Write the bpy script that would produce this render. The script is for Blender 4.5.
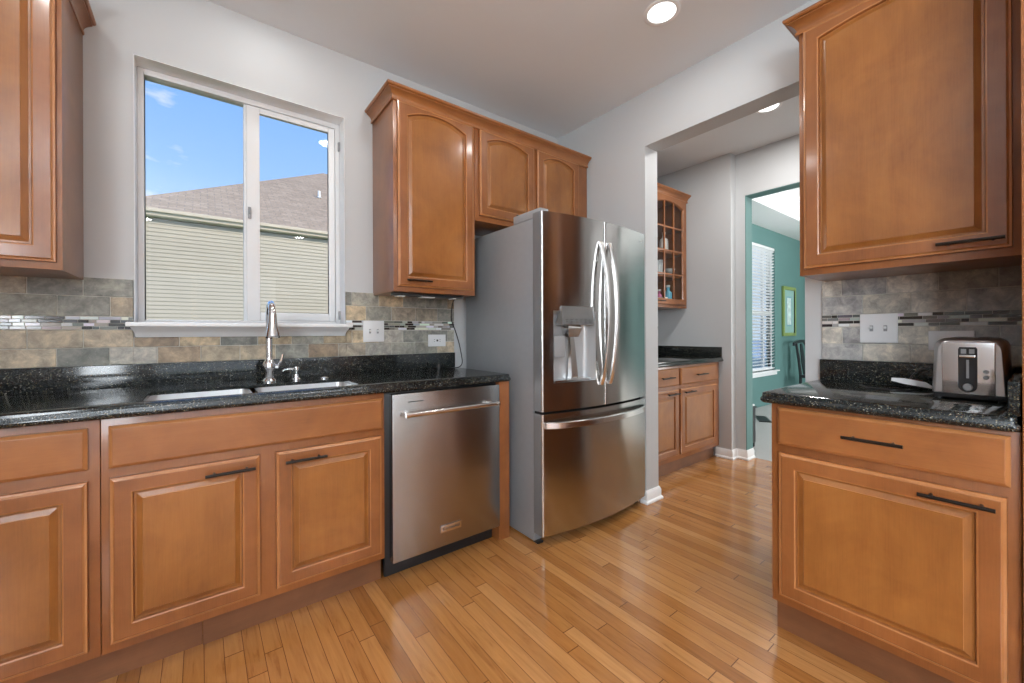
import bpy, bmesh, math, random
from math import pi, sin, cos, radians as R
from mathutils import Vector, Matrix
random.seed(7)
for o in list(bpy.data.objects): bpy.data.objects.remove(o)
SC = bpy.context.scene
COL = SC.collection

# ---------------------------------------------------------------- camera
CAMH = 1.143
cd = bpy.data.cameras.new('camera'); cam = bpy.data.objects.new('camera', cd); COL.objects.link(cam)
cd.sensor_width = 36.0; cd.sensor_fit = 'HORIZONTAL'
cd.lens = 406.535/1024*36.0
cd.shift_y = -8.63/1024
cd.clip_start = 0.02; cd.clip_end = 200
cam.matrix_world = (Matrix.Translation((0, 0, CAMH)) @ Matrix.Rotation(R(52.5853-90), 4, 'Z')
                    @ Matrix.Rotation(R(90), 4, 'X') @ Matrix.Rotation(R(-0.24207), 4, 'Z'))
SC.camera = cam

# ---------------------------------------------------------------- world, sun, exposure
SC.view_settings.view_transform = 'Standard'; SC.view_settings.look = 'None'
SC.view_settings.gamma = 1.0; SC.view_settings.use_curve_mapping = False
SC.view_settings.exposure = -0.18
SC.cycles.use_denoising = True
SC.cycles.max_bounces = 10; SC.cycles.diffuse_bounces = 6; SC.cycles.glossy_bounces = 6
SC.cycles.transparent_max_bounces = 12
SC.cycles.sample_clamp_indirect = 8.0
SC.cycles.caustics_reflective = False; SC.cycles.caustics_refractive = False
W = bpy.data.worlds.new('sky'); SC.world = W; W.use_nodes = True
wt = W.node_tree; wt.nodes.clear()
wo = wt.nodes.new('ShaderNodeOutputWorld'); bg = wt.nodes.new('ShaderNodeBackground')
tc = wt.nodes.new('ShaderNodeTexCoord'); sep = wt.nodes.new('ShaderNodeSeparateXYZ')
rp = wt.nodes.new('ShaderNodeValToRGB')
rp.color_ramp.elements[0].position = .10; rp.color_ramp.elements[0].color = (.64, .80, 1.0, 1)
rp.color_ramp.elements[1].position = .55; rp.color_ramp.elements[1].color = (.18, .43, .97, 1)
e = rp.color_ramp.elements.new(.30); e.color = (.35, .60, 1.0, 1)
nz = wt.nodes.new('ShaderNodeTexNoise'); nz.inputs['Scale'].default_value = 7.0; nz.inputs['Detail'].default_value = 6.0
mp = wt.nodes.new('ShaderNodeMapping'); mp.inputs['Scale'].default_value = (1, 1, 3.0); mp.inputs['Location'].default_value = (.72, .35, .2)
cr = wt.nodes.new('ShaderNodeValToRGB')
cr.color_ramp.elements[0].position = .63; cr.color_ramp.elements[0].color = (0, 0, 0, 1)
cr.color_ramp.elements[1].position = .74; cr.color_ramp.elements[1].color = (.8, .8, .8, 1)
mx = wt.nodes.new('ShaderNodeMix'); mx.data_type = 'RGBA'; mx.inputs[7].default_value = (.92, .95, 1, 1)
L = wt.links.new
L(tc.outputs['Generated'], sep.inputs[0]); L(sep.outputs['Z'], rp.inputs[0])
L(tc.outputs['Generated'], mp.inputs[0]); L(mp.outputs[0], nz.inputs['Vector']); L(nz.outputs['Fac'], cr.inputs[0])
L(cr.outputs[0], mx.inputs[0]); L(rp.outputs[0], mx.inputs[6]); L(mx.outputs[2], bg.inputs[0])
bg.inputs['Strength'].default_value = 1.3
L(bg.outputs[0], wo.inputs[0])

def lamp(name, typ, loc, rot, energy, col=(1, 1, 1), **kw):
    d = bpy.data.lights.new(name, typ); o = bpy.data.objects.new(name, d); COL.objects.link(o)
    o.location = loc; o.rotation_euler = rot; d.energy = energy; d.color = col
    for k, v in kw.items(): setattr(d, k, v)
    return o
lamp('sun', 'SUN', (0, -5, 12), (R(60), 0, R(40)), 5.6, (1, .92, .78), angle=R(2))
# added fill lamps standing in for daylight at the unseen patio door and windows
DOOR_E, SIDE_E, DIN_E, CAN_E, UP_E = 26.0, 140.0, 170.0, 7.0, 105.0
lamp('patio_fill', 'AREA', (-.1, -3.92, 1.2), (R(90), 0, 0), DOOR_E, (.875, .945, 1), shape='RECTANGLE', size=2.5, size_y=2.05)
lamp('side_fill', 'AREA', (-1.62, -1.9, 1.55), (R(90), 0, R(-90)), SIDE_E, (.875, .945, 1), shape='RECTANGLE', size=1.6, size_y=1.2)
lamp('dining_fill', 'AREA', (6.6, -1.97, 1.5), (R(90), 0, 0), DIN_E, (1, .99, .97), shape='RECTANGLE', size=2.4, size_y=1.7)

# ---------------------------------------------------------------- material helpers
def mat(name):
    m = bpy.data.materials.new(name); m.use_nodes = True
    nt = m.node_tree; b = nt.nodes['Principled BSDF']
    return m, nt, b
def N(nt, t, **kw):
    n = nt.nodes.new('ShaderNode'+t)
    for k, v in kw.items(): setattr(n, k, v)
    return n
def setp(b, col=None, rough=None, metal=None, coat=None, spec=None):
    if col is not None: b.inputs['Base Color'].default_value = (*col, 1)
    if rough is not None: b.inputs['Roughness'].default_value = rough
    if metal is not None: b.inputs['Metallic'].default_value = metal
    if coat is not None: b.inputs['Coat Weight'].default_value = coat; b.inputs['Coat Roughness'].default_value = .12
    if spec is not None: b.inputs['Specular IOR Level'].default_value = spec
def math_(nt, op, a=None, b=None):
    n = N(nt, 'Math', operation=op)
    for i, v in enumerate((a, b)):
        if v is None: continue
        if isinstance(v, (int, float)): n.inputs[i].default_value = v
        else: nt.links.new(v, n.inputs[i])
    return n.outputs[0]
def ramp(nt, fac, stops):
    r = N(nt, 'ValToRGB'); cr = r.color_ramp
    while len(cr.elements) < len(stops): cr.elements.new(.5)
    for el, (p, c) in zip(cr.elements, stops): el.position = p; el.color = (*c, 1)
    nt.links.new(fac, r.inputs[0]); return r.outputs[0]
def mixc(nt, fac, a, b, blend='MIX'):
    n = N(nt, 'Mix', data_type='RGBA', blend_type=blend)
    for i, v in ((0, fac), (6, a), (7, b)):
        if isinstance(v, (int, float)): n.inputs[i].default_value = v
        elif isinstance(v, tuple): n.inputs[i].default_value = (*v, 1)
        else: nt.links.new(v, n.inputs[i])
    return n.outputs[2]
def bump(nt, b, h, strength=.2, dist=.002):
    n = N(nt, 'Bump'); n.inputs['Strength'].default_value = strength; n.inputs['Distance'].default_value = dist
    nt.links.new(h, n.inputs['Height']); nt.links.new(n.outputs[0], b.inputs['Normal'])
def objvec(nt, scale=(1, 1, 1), rand=True):
    t = N(nt, 'TexCoord'); v = t.outputs['Object']
    if rand:
        oi = N(nt, 'ObjectInfo'); add = N(nt, 'VectorMath', operation='ADD')
        mul = N(nt, 'VectorMath', operation='SCALE'); cmb = N(nt, 'CombineXYZ')
        for i in range(3): nt.links.new(oi.outputs['Random'], cmb.inputs[i])
        nt.links.new(cmb.outputs[0], mul.inputs[0]); mul.inputs['Scale'].default_value = 17.0
        nt.links.new(v, add.inputs[0]); nt.links.new(mul.outputs[0], add.inputs[1]); v = add.outputs[0]
    m = N(nt, 'Mapping'); m.inputs['Scale'].default_value = scale
    nt.links.new(v, m.inputs[0]); return m.outputs[0]
def noise(nt, vec, scale, detail=4, rough=.55, dist=0):
    n = N(nt, 'TexNoise'); n.inputs['Scale'].default_value = scale; n.inputs['Detail'].default_value = detail
    n.inputs['Roughness'].default_value = rough; n.inputs['Distortion'].default_value = dist
    nt.links.new(vec, n.inputs['Vector']); return n.outputs['Fac']
def plain(name, col, rough=.5, metal=0, coat=None, var=.03, scale=6, bumpy=0):
    m, nt, b = mat(name); setp(b, col, rough, metal, coat)
    v = objvec(nt); f = noise(nt, v, scale)
    lo = tuple(max(0, c*(1-var)) for c in col); hi = tuple(min(1, c*(1+var)) for c in col)
    nt.links.new(ramp(nt, f, [(.3, lo), (.7, hi)]), b.inputs['Base Color'])
    if bumpy: bump(nt, b, noise(nt, v, 220, 2), bumpy, .0006)
    return m
def wood(name, c1, c2, c3, horiz=False, rough=.33, coat=.4):
    m, nt, b = mat(name); setp(b, None, rough, 0, coat)
    sc = (1.0, 6, 7) if horiz else (7, 6, .9)
    v = objvec(nt, sc)
    g = noise(nt, v, 2.2, 6, .62, .6)
    base = ramp(nt, g, [(.28, c1), (.5, c2), (.74, c3)])
    v2 = objvec(nt, (2.2, 2, 2.2)); blotch = noise(nt, v2, 2.0, 5, .6, .5)
    col = mixc(nt, .55, base, ramp(nt, blotch, [(.32, tuple(c*.74 for c in c2)), (.68, tuple(min(1, c*1.2) for c in c3))]))
    v3 = objvec(nt, (90, 60, 3) if not horiz else (3, 60, 90)); fl = noise(nt, v3, 3, 3)
    col = mixc(nt, .10, col, ramp(nt, fl, [(.35, tuple(c*.72 for c in c1)), (.6, c3)]), 'MIX')
    nt.links.new(col, b.inputs['Base Color'])
    bump(nt, b, fl, .05, .0006)
    return m
MW = wood('maple', (.175, .051, .0125), (.238, .078, .020), (.305, .112, .033))
MWP = wood('maple_panel', (.188, .059, .011), (.260, .090, .018), (.335, .132, .031))
MWE = wood('maple_edge_highlight', (.30, .105, .030), (.38, .15, .047), (.45, .195, .07))  # lighter maple that paints glossy highlights onto door and drawer edges
MWH = wood('maple_cross_grain', (.20, .061, .0145), (.265, .091, .0235), (.33, .126, .037), True)
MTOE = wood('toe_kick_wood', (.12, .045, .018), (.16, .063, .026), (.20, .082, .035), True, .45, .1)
DARKWOOD = plain('black_wood', (.012, .014, .017), .35, 0, .2, .2)
WALLM = plain('grey_wall_paint', (.53, .54, .548), .62, var=.012, scale=2, bumpy=.05)
CEILM = plain('ceiling_paint', (.76, .79, .815), .75, var=.012, scale=2)
WHITE = plain('white_trim_paint', (.88, .89, .90), .35, var=.01)
VINYL = plain('white_vinyl', (.78, .79, .80), .4, var=.01)
TEAL = plain('teal_wall_paint', (.115, .235, .225), .6, var=.03, scale=2)
SOFFIT = plain('white_ceiling_paint', (.80, .79, .78), .7, var=.01)
CARPET = plain('pale_grey_carpet', (.45, .44, .43), .95, var=.14, scale=160)
PLATE = plain('white_plate_plastic', (.78, .79, .80), .3, var=.01)
BLACKPL = plain('black_plastic', (.012, .012, .013), .35, var=.1)
DARKHOLE = plain('dark_cavity', (.01, .01, .011), .8, var=.1)
BRONZE = plain('dark_bronze', (.018, .014, .012), .32, .6, var=.15)
CHROME = plain('chrome', (.80, .81, .82), .07, 1.0, var=.01)
GREYPL = plain('grey_plastic', (.30, .31, .32), .4, var=.03)
def steel(name, col=(.53, .52, .51), rough=.15, aniso=.9):
    m, nt, b = mat(name); setp(b, col, rough, 1.0)
    v = objvec(nt, (1.5, 1.5, 1.5)); f = noise(nt, v, 2, 2)
    nt.links.new(ramp(nt, f, [(.3, tuple(c*.98 for c in col)), (.7, tuple(min(1, c*1.02) for c in col))]), b.inputs['Base Color'])
    b.inputs['Anisotropic'].default_value = aniso; b.inputs['Anisotropic Rotation'].default_value = .25
    t = N(nt, 'Tangent', direction_type='RADIAL', axis='Z'); nt.links.new(t.outputs[0], b.inputs['Tangent'])
    return m
STEEL = steel('stainless_front', rough=.19)
STEELD = steel('stainless_dishwasher', (.41, .40, .39), .27, .7)
STEELB = steel('satin_steel_handle', (.76, .75, .74), .20, .2)
SINKM = steel('sink_steel', (.78, .78, .78), .38, 0)
GREYSIDE = plain('grey_painted_steel', (.295, .31, .325), .42, .3, var=.02, scale=30)
def granite(name):
    m, nt, b = mat(name); setp(b, None, .10, 0)
    t = N(nt, 'TexCoord')
    def vor(scale):
        n = N(nt, 'TexVoronoi'); n.inputs['Scale'].default_value = scale
        nt.links.new(t.outputs['Object'], n.inputs['Vector']); return n
    v1 = vor(330); s1 = N(nt, 'SeparateColor'); nt.links.new(v1.outputs['Color'], s1.inputs[0])
    c = ramp(nt, s1.outputs[0], [(0, (.008, .010, .011)), (.66, (.012, .015, .016)), (.80, (.025, .030, .031)), (.90, (.045, .050, .046)), (.965, (.10, .085, .045)), (.996, (.26, .25, .22))])
    c2 = noise(nt, t.outputs['Object'], 28, 4)
    col = mixc(nt, 1.0, c, ramp(nt, c2, [(.3, (.55, .57, .6)), (.7, (1.3, 1.3, 1.25))]), 'MULTIPLY')
    nt.links.new(col, b.inputs['Base Color'])
    return m
GRAN = granite('black_speckled_granite')
def tilemat(name, rough=.55, pits=True):
    m, nt, b = mat(name); setp(b, None, rough)
    a = N(nt, 'VertexColor', layer_name='tile')
    t = N(nt, 'TexCoord'); mpp = N(nt, 'Mapping'); nt.links.new(t.outputs['Object'], mpp.inputs[0])
    if pits:
        f = noise(nt, mpp.outputs[0], 24, 8, .68, .4)
        col = mixc(nt, 1.0, a.outputs[0], ramp(nt, f, [(.26, (.45, .45, .46)), (.48, (.95, .95, .95)), (.70, (1.62, 1.58, 1.48))]), 'MULTIPLY')
        f2 = noise(nt, mpp.outputs[0], 95, 3, .6)
        col = mixc(nt, ramp(nt, f2, [(.64, (0, 0, 0)), (.72, (.6, .6, .6))]), col, (.52, .49, .43))
        nt.links.new(col, b.inputs['Base Color']); bump(nt, b, f, .25, .002)
    else:
        nt.links.new(a.outputs[0], b.inputs['Base Color'])
    return m
TILE = tilemat('tumbled_stone_tile'); GLASSTILE = tilemat('mosaic_strip', .12, False)
GROUT = plain('grout', (.55, .53, .48), .8, var=.06, scale=60)
def floormat():
    m, nt, b = mat('strip_oak_floor'); setp(b, None, .16, 0, .25)
    t = N(nt, 'TexCoord'); s = N(nt, 'SeparateXYZ'); nt.links.new(t.outputs['Object'], s.inputs[0])
    w = .0572
    xr = math_(nt, 'DIVIDE', math_(nt, 'ADD', s.outputs['X'], 10.0052), w)
    row = math_(nt, 'FLOOR', xr); fx = math_(nt, 'FRACT', xr)
    wn = N(nt, 'TexWhiteNoise', noise_dimensions='1D'); nt.links.new(row, wn.inputs['W'])
    yl = math_(nt, 'ADD', math_(nt, 'DIVIDE', math_(nt, 'ADD', s.outputs['Y'], 20), .95), math_(nt, 'MULTIPLY', wn.outputs['Value'], 13.7))
    cell = math_(nt, 'FLOOR', yl); fy = math_(nt, 'FRACT', yl)
    cmb = N(nt, 'CombineXYZ'); nt.links.new(row, cmb.inputs[0]); nt.links.new(cell, cmb.inputs[1])
    wn2 = N(nt, 'TexWhiteNoise', noise_dimensions='2D'); nt.links.new(cmb.outputs[0], wn2.inputs['Vector'])
    base = ramp(nt, wn2.outputs['Value'], [(0, (.29, .116, .030)), (.22, (.39, .168, .047)), (.8, (.445, .203, .063)), (1, (.50, .245, .087))])
    # grain: stretched noise, shifted per board
    cm2 = N(nt, 'CombineXYZ')
    nt.links.new(math_(nt, 'MULTIPLY', s.outputs['X'], 34), cm2.inputs[0])
    nt.links.new(math_(nt, 'MULTIPLY', s.outputs['Y'], 2.6), cm2.inputs[1])
    nt.links.new(math_(nt, 'MULTIPLY', wn2.outputs['Value'], 91), cm2.inputs[2])
    g = noise(nt, cm2.outputs[0], 1.4, 6, .65, 1.1)
    col = mixc(nt, 1.0, base, ramp(nt, g, [(.24, (.60, .51, .42)), (.42, (.94, .91, .88)), (.7, (1.14, 1.14, 1.12))]), 'MULTIPLY')
    gapx = math_(nt, 'LESS_THAN', math_(nt, 'ABSOLUTE', math_(nt, 'SUBTRACT', fx, .5)), .482)
    gapy = math_(nt, 'GREATER_THAN', fy, .0035)
    ok = math_(nt, 'MULTIPLY', gapx, gapy)
    col = mixc(nt, ok, (.13, .050, .016), col)
    nt.links.new(col, b.inputs['Base Color'])
    wob = noise(nt, t.outputs['Object'], 5, 2)
    hgt = math_(nt, 'ADD', ok, math_(nt, 'MULTIPLY', wob, .25))
    bump(nt, b, hgt, .22, .0016)
    rr = ramp(nt, g, [(.3, (.19,)*3), (.7, (.11,)*3)]); nt.links.new(rr, b.inputs['Roughness'])
    return m
FLOORM = floormat()
def glassmat(name='window_glass', tint=(.985, .985, .985), refl=.45):
    m = bpy.data.materials.new(name); m.use_nodes = True; nt = m.node_tree; nt.nodes.clear()
    o = N(nt, 'OutputMaterial'); mxs = N(nt, 'MixShader'); tr = N(nt, 'BsdfTransparent'); gl = N(nt, 'BsdfGlossy')
    lw = N(nt, 'LayerWeight'); p5 = math_(nt, 'POWER', lw.outputs['Facing'], 5); fr_ = math_(nt, 'ADD', math_(nt, 'MULTIPLY', p5, .9), .035)
    tr.inputs[0].default_value = (*tint, 1); gl.inputs['Roughness'].default_value = .01; gl.inputs[0].default_value = (refl, refl, refl, 1)
    nt.links.new(fr_, mxs.inputs[0]); nt.links.new(tr.outputs[0], mxs.inputs[1]); nt.links.new(gl.outputs[0], mxs.inputs[2])
    nt.links.new(mxs.outputs[0], o.inputs[0]); return m
GLASS = glassmat()
def emis(name, col, s):
    m = bpy.data.materials.new(name); m.use_nodes = True; nt = m.node_tree; nt.nodes.clear()
    o = N(nt, 'OutputMaterial'); em = N(nt, 'Emission'); em.inputs[0].default_value = (*col, 1); em.inputs[1].default_value = s
    nt.links.new(em.outputs[0], o.inputs[0]); return m
LENS = emis('lit_lamp_lens', (1, .98, .94), 4.0)

# ---------------------------------------------------------------- mesh helpers
class MB:
    def __init__(s): s.bm = bmesh.new(); s.mats = []; s.cl = None
    def _mi(s, m):
        if m is None: return 0
        if m not in s.mats: s.mats.append(m)
        return s.mats.index(m)
    def box(s, x0, x1, y0, y1, z0, z1, bev=0, m=None, seg=2):
        vs = [s.bm.verts.new((x, y, z)) for z in (z0, z1) for y in (y0, y1) for x in (x0, x1)]
        idx = ((0, 2, 3, 1), (4, 5, 7, 6), (0, 1, 5, 4), (2, 6, 7, 3), (0, 4, 6, 2), (1, 3, 7, 5))
        fs = [s.bm.faces.new([vs[i] for i in f]) for f in idx]
        mi = s._mi(m)
        for f in fs: f.material_index = mi
        if bev:
            es = list({e for f in fs for e in f.edges})
            r = bmesh.ops.bevel(s.bm, geom=es, offset=bev, segments=seg, profile=.6, affect='EDGES', clamp_overlap=True)
            for f in r['faces']: f.material_index = mi
            fs = list({f for v in r['verts'] for f in v.link_faces} | {f for f in fs if f.is_valid})
        return fs
    def loft(s, loops, close=True, cap0=True, cap1=True, m=None):
        rs = [[s.bm.verts.new(p) for p in lp] for lp in loops]; n = len(rs[0]); mi = s._mi(m); out = []
        for a, b in zip(rs, rs[1:]):
            for i in range(n if close else n-1):
                j = (i+1) % n
                try:
                    f = s.bm.faces.new((a[i], a[j], b[j], b[i])); f.material_index = mi; out.append(f)
                except ValueError: pass
        if close and cap0: f = s.bm.faces.new(list(reversed(rs[0]))); f.material_index = mi; out.append(f)
        if close and cap1: f = s.bm.faces.new(rs[-1]); f.material_index = mi; out.append(f)
        return out
    def prism(s, pts, a, b, axis='z', m=None):
        def P(p, t):
            return {'z': (p[0], p[1], t), 'y': (p[0], t, p[1]), 'x': (t, p[0], p[1])}[axis]
        return s.loft([[P(p, a) for p in pts], [P(p, b) for p in pts]], m=m)
    def tube(s, pts, r, n=10, m=None, cap=True):
        pts = [Vector(p) for p in pts]; rr = r if isinstance(r, (list, tuple)) else [r]*len(pts)
        loops = []; up = None
        for i, p in enumerate(pts):
            d = (pts[min(i+1, len(pts)-1)]-pts[max(i-1, 0)]).normalized()
            if up is None: up = d.orthogonal().normalized()
            up = (up-d*up.dot(d)).normalized(); sd = d.cross(up)
            loops.append([p+(up*cos(2*pi*k/n)+sd*sin(2*pi*k/n))*rr[i] for k in range(n)])
        return s.loft(loops, cap0=cap, cap1=cap, m=m)
    def cyl(s, p0, p1, r, n=16, r2=None, m=None): return s.tube([p0, p1], [r, r if r2 is None else r2], n, m)
    def lathe(s, prof, c=(0, 0, 0), n=24, axis='z', m=None, caps=True):
        loops = []
        for r, t in prof:
            lp = []
            for k in range(n):
                a = 2*pi*k/n; u, v = max(r, 1e-5)*cos(a), max(r, 1e-5)*sin(a)
                p = {'z': (u, v, t), 'y': (u, t, -v), 'x': (t, u, v)}[axis]
                lp.append((c[0]+p[0], c[1]+p[1], c[2]+p[2]))
            loops.append(lp)
        return s.loft(loops, cap0=caps, cap1=caps, m=m)
    def build(s, name, m=None, parent=None, smooth=30):
        bmesh.ops.remove_doubles(s.bm, verts=s.bm.verts, dist=1e-6)
        bmesh.ops.recalc_face_normals(s.bm, faces=s.bm.faces)
        me = bpy.data.meshes.new(name); s.bm.to_mesh(me); s.bm.free()
        for x in (s.mats or [m]):
            if x is not None: me.materials.append(x)
        if smooth:
            me.shade_smooth(); me.set_sharp_from_angle(angle=R(smooth))
        o = bpy.data.objects.new(name, me); COL.objects.link(o)
        if parent: o.parent = parent
        return o
def tag(o, label, cat, group=None, kind=None):
    o['label'] = label; o['category'] = cat
    if group: o['group'] = group
    if kind: o['kind'] = kind
    return o
def thing(name, label, cat, loc=(0, 0, 0), rz=0, group=None):
    o = bpy.data.objects.new(name, None); COL.objects.link(o); o.location = loc; o.rotation_euler = (0, 0, rz)
    o.empty_display_size = .1
    return tag(o, label, cat, group)
def struct(o, label, cat): return tag(o, label, cat, None, 'structure')
def bx(name, dims, m, parent=None, bev=0):
    b = MB(); b.box(*dims, bev=bev); return b.build(name, m, parent)
def copy_tree(o, parent=None):
    c = o.copy(); COL.objects.link(c)
    if parent: c.parent = parent
    for ch in list(o.children): copy_tree(ch, c)
    return c

# ---------------------------------------------------------------- room shell
CZ = 2.75; YA = 2.444; XB = 2.359; WB2 = 2.50
WX0, WX1, WZ0, WZ1 = -.233, .658, 1.197, 2.382      # kitchen window opening
OY0, OY1, OZ = .712, 1.614, 2.386                   # opening in the right wall
b = MB(); b.box(-1.75, 3.99, -4.1, 2.62, -.12, 0); struct(b.build('floor', FLOORM, smooth=0), 'honey coloured strip hardwood floor of kitchen and hall', 'floor')
b = MB(); b.box(3.99, 9.5, -2.2, 2.75, -.12, .002); struct(b.build('floor_dining', CARPET, smooth=0), 'pale grey carpeted floor of the teal dining room', 'floor')
b = MB(); b.box(-1.75, 3.92, -4.1, 2.62, CZ, CZ+.1); struct(b.build('ceiling', CEILM, smooth=0), 'flat pale grey ceiling over kitchen and hall', 'ceiling')
b = MB()
b.box(-1.75, WX0, YA, 2.60, 0, CZ); b.box(WX1, 4.0, YA, 2.60, 0, CZ); b.box(WX0, WX1, YA, 2.60, 0, WZ0); b.box(WX0, WX1, YA, 2.60, WZ1, CZ)
struct(b.build('wall_back', WALLM, smooth=0), 'light grey wall holding the kitchen window', 'wall')
b = MB()
b.box(XB, WB2, -4.0, OY0, 0, CZ); b.box(XB, WB2, OY1, YA, 0, CZ); b.box(XB, WB2, OY0, OY1, OZ, CZ)
struct(b.build('wall_right', WALLM, smooth=0), 'light grey wall with the wide opening to the hall', 'wall')
# left wall with an added window, rear wall with an added patio door (both behind the camera)
b = MB()
b.box(-1.75, -1.6, -4.1, -2.7, 0, CZ); b.box(-1.75, -1.6, -1.1, YA, 0, CZ); b.box(-1.75, -1.6, -2.7, -1.1, 0, .95); b.box(-1.75, -1.6, -2.7, -1.1, 2.15, CZ)
struct(b.build('wall_left', WALLM, smooth=0), 'light grey side wall left of the camera', 'wall')
b = MB()
b.box(-1.6, -1.35, -4.1, -3.95, 0, CZ); b.box(1.15, XB, -4.1, -3.95, 0, CZ); b.box(-1.35, 1.15, -4.1, -3.95, 2.25, CZ)
struct(b.build('wall_front', WALLM, smooth=0), 'light grey rear wall around the added patio door', 'wall')
# hall walls
XC, XD, YJ, DJ, DW_ = 3.775, 3.868, 1.70, 1.62, 3.985
b = MB()
b.box(XC, DW_, YJ, YA, 0, CZ)
b.box(XD, DW_, DJ, YJ, 0, CZ); b.box(XD, DW_, .45, DJ, 2.362, CZ); b.box(XD, DW_, -1.4, .45, 0, CZ)
struct(b.build('wall_hall', WALLM, smooth=0), 'light grey hall wall with the dining room doorway', 'wall')
b = MB(); b.box(WB2, 4.0, -1.55, -1.4, 0, CZ); struct(b.build('wall_hall_end', WALLM, smooth=0), 'light grey wall closing the hall', 'wall')
# dining room walls (teal)
DX0, DX1, DZ0, DZ1, DY = 6.28, 7.33, .535, 2.48, 2.62
b = MB()
b.box(3.985, DX0, DY, 2.75, 0, 3.0); b.box(DX1, 9.5, DY, 2.75, 0, 3.0); b.box(DX0, DX1, DY, 2.75, 0, DZ0); b.box(DX0, DX1, DY, 2.75, DZ1, 3.0)
struct(b.build('wall_dining', TEAL, smooth=0), 'teal dining room wall with window and picture', 'wall')
b = MB(); b.box(9.35, 9.5, -2.2, DY, 0, 3.0); struct(b.build('wall_dining_end', TEAL, smooth=0), 'teal far end wall of the dining room', 'wall')
b = MB(); b.box(3.985, 5.2, -2.2, -2.05, 0, 3.0); b.box(8.0, 9.35, -2.2, -2.05, 0, 3.0); b.box(5.2, 8.0, -2.2, -2.05, 0, .6); b.box(5.2, 8.0, -2.2, -2.05, 2.4, 3.0)
struct(b.build('wall_dining_front', TEAL, smooth=0), 'teal dining room wall opposite the blinds', 'wall')
b = MB()   # teal skin on the dining room side and the jambs of the doorway
b.box(DW_, DW_+.012, DJ, DY, 0, CZ); b.box(DW_, DW_+.012, -2.05, .45, 0, CZ); b.box(DW_, DW_+.012, .45, DJ, 2.362, CZ)
b.box(XD+.004, DW_+.012, DJ-.006, DJ, 0, 2.362); b.box(XD+.004, DW_+.012, .45, .456, 0, 2.362); b.box(XD+.004, DW_+.012, .456, DJ-.006, 2.356, 2.362)
struct(b.build('wall_doorway', TEAL, smooth=0), 'teal lining of the dining room doorway', 'wall')
b = MB()
b.box(3.998, 9.35, 2.16, DY, CZ, CZ+.08); b.box(3.998, 9.35, -2.05, -1.6, CZ, CZ+.08); b.box(3.998, 4.5, -1.6, 2.16, CZ, CZ+.08); b.box(8.9, 9.35, -1.6, 2.16, CZ, CZ+.08)
b.box(3.998, 9.35, -2.05, DY, 3.0, 3.08)
struct(b.build('ceiling_dining', SOFFIT, smooth=0), 'white tray ceiling of the dining room', 'ceiling')
prof = [(0, 2.75), (-.012, 2.75), (-.02, 2.775), (-.02, 2.80), (-.045, 2.83), (-.055, 2.87), (-.09, 2.91), (-.115, 2.93), (-.115, 2.95), (-.13, 2.955), (-.13, 2.999), (0, 2.999)]
b = MB(); b.prism([(2.16+o, z) for o, z in prof], 4.5, 8.9, 'x')
struct(b.build('trim_1', SOFFIT), 'white stepped crown moulding of the tray ceiling', 'moulding')

# baseboards
def baseboard(name, path, label, h=.085, t=.013):
    """path: list of (x,y); board lies on the right side of the path direction"""
    b = MB(); prof = [(0, .001), (t+.010, .001), (t+.010, .012), (t+.004, .02), (t, .022), (t, h-.02), (t-.005, h-.008), (t-.008, h), (0, h)]
    loops = []
    P = [Vector((p[0], p[1])) for p in path]
    for i, p in enumerate(P):
        d0 = (P[i]-P[i-1]).normalized() if i else (P[1]-P[0]).normalized()
        d1 = (P[i+1]-P[i]).normalized() if i < len(P)-1 else d0
        n0 = Vector((d0.y, -d0.x)); n1 = Vector((d1.y, -d1.x)); n = (n0+n1); n = n/max(n.dot(n0), .2)
        loops.append([(p.x+n.x*o, p.y+n.y*o, z) for o, z in prof])
    b.loft(loops); return struct(b.build(name, WHITE), label, 'baseboard')
baseboard('baseboard_right', [(XB, 1.645), (XB, OY1), (WB2, OY1), (WB2, 1.78)], 'white baseboard wrapping the pillar beside the refrigerator')
baseboard('baseboard_hall', [(XC, 1.84), (XC, YJ), (XD, YJ), (XD, DJ-.006), (DW_+.012, DJ-.006)], 'white baseboard wrapping the hall corner by the dining doorway')

# ---------------------------------------------------------------- kitchen window
w = bpy.data.objects.new('window_1', None); COL.objects.link(w); struct(w, 'white two-pane sliding window over the kitchen sink', 'window')
FY = 2.535
b = MB()
for x0, x1, z0, z1 in ((WX0+.002, WX0+.026, WZ0+.003, WZ1-.002), (WX1-.026, WX1-.002, WZ0+.003, WZ1-.002), (WX0+.026, WX1-.026, WZ1-.03, WZ1-.002), (WX0+.026, WX1-.026, WZ0+.003, WZ0+.016)):
    b.box(x0, x1, FY, FY+.06, z0, z1, .003)
b.box(.181, .205, FY+.018, FY+.058, WZ0+.012, WZ1-.03, .003)
b.build('window_frame', VINYL, w)
b = MB()      # sliding sash on the right, in front
sx0, sx1, sz0, sz1 = .192, WX1-.027, WZ0+.017, WZ1-.032
b.box(sx0, sx0+.06, FY+.004, FY+.03, sz0, sz1, .004); b.box(sx1-.036, sx1, FY+.004, FY+.03, sz0, sz1, .004)
b.box(sx0+.06, sx1-.036, FY+.004, FY+.03, sz1-.03, sz1, .004); b.box(sx0+.06, sx1-.036, FY+.004, FY+.03, sz0, sz0+.045, .004)
b.build('window_sash', VINYL, w)
bx('window_pane', (WX0+.02, .19, FY+.036, FY+.040, WZ0+.012, WZ1-.03), GLASS, w)
bx('window_pane', (sx0+.055, sx1-.03, FY+.014, FY+.018, sz0+.04, sz1-.025), GLASS, w)
b = MB(); b.box(.198, .212, FY-.008, FY+.004, 1.75, 1.81, .003); b.box(.201, .209, FY-.02, FY-.007, 1.772, 1.80, .003)
b.build('window_latch', GREYPL, w)
b = MB()
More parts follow.
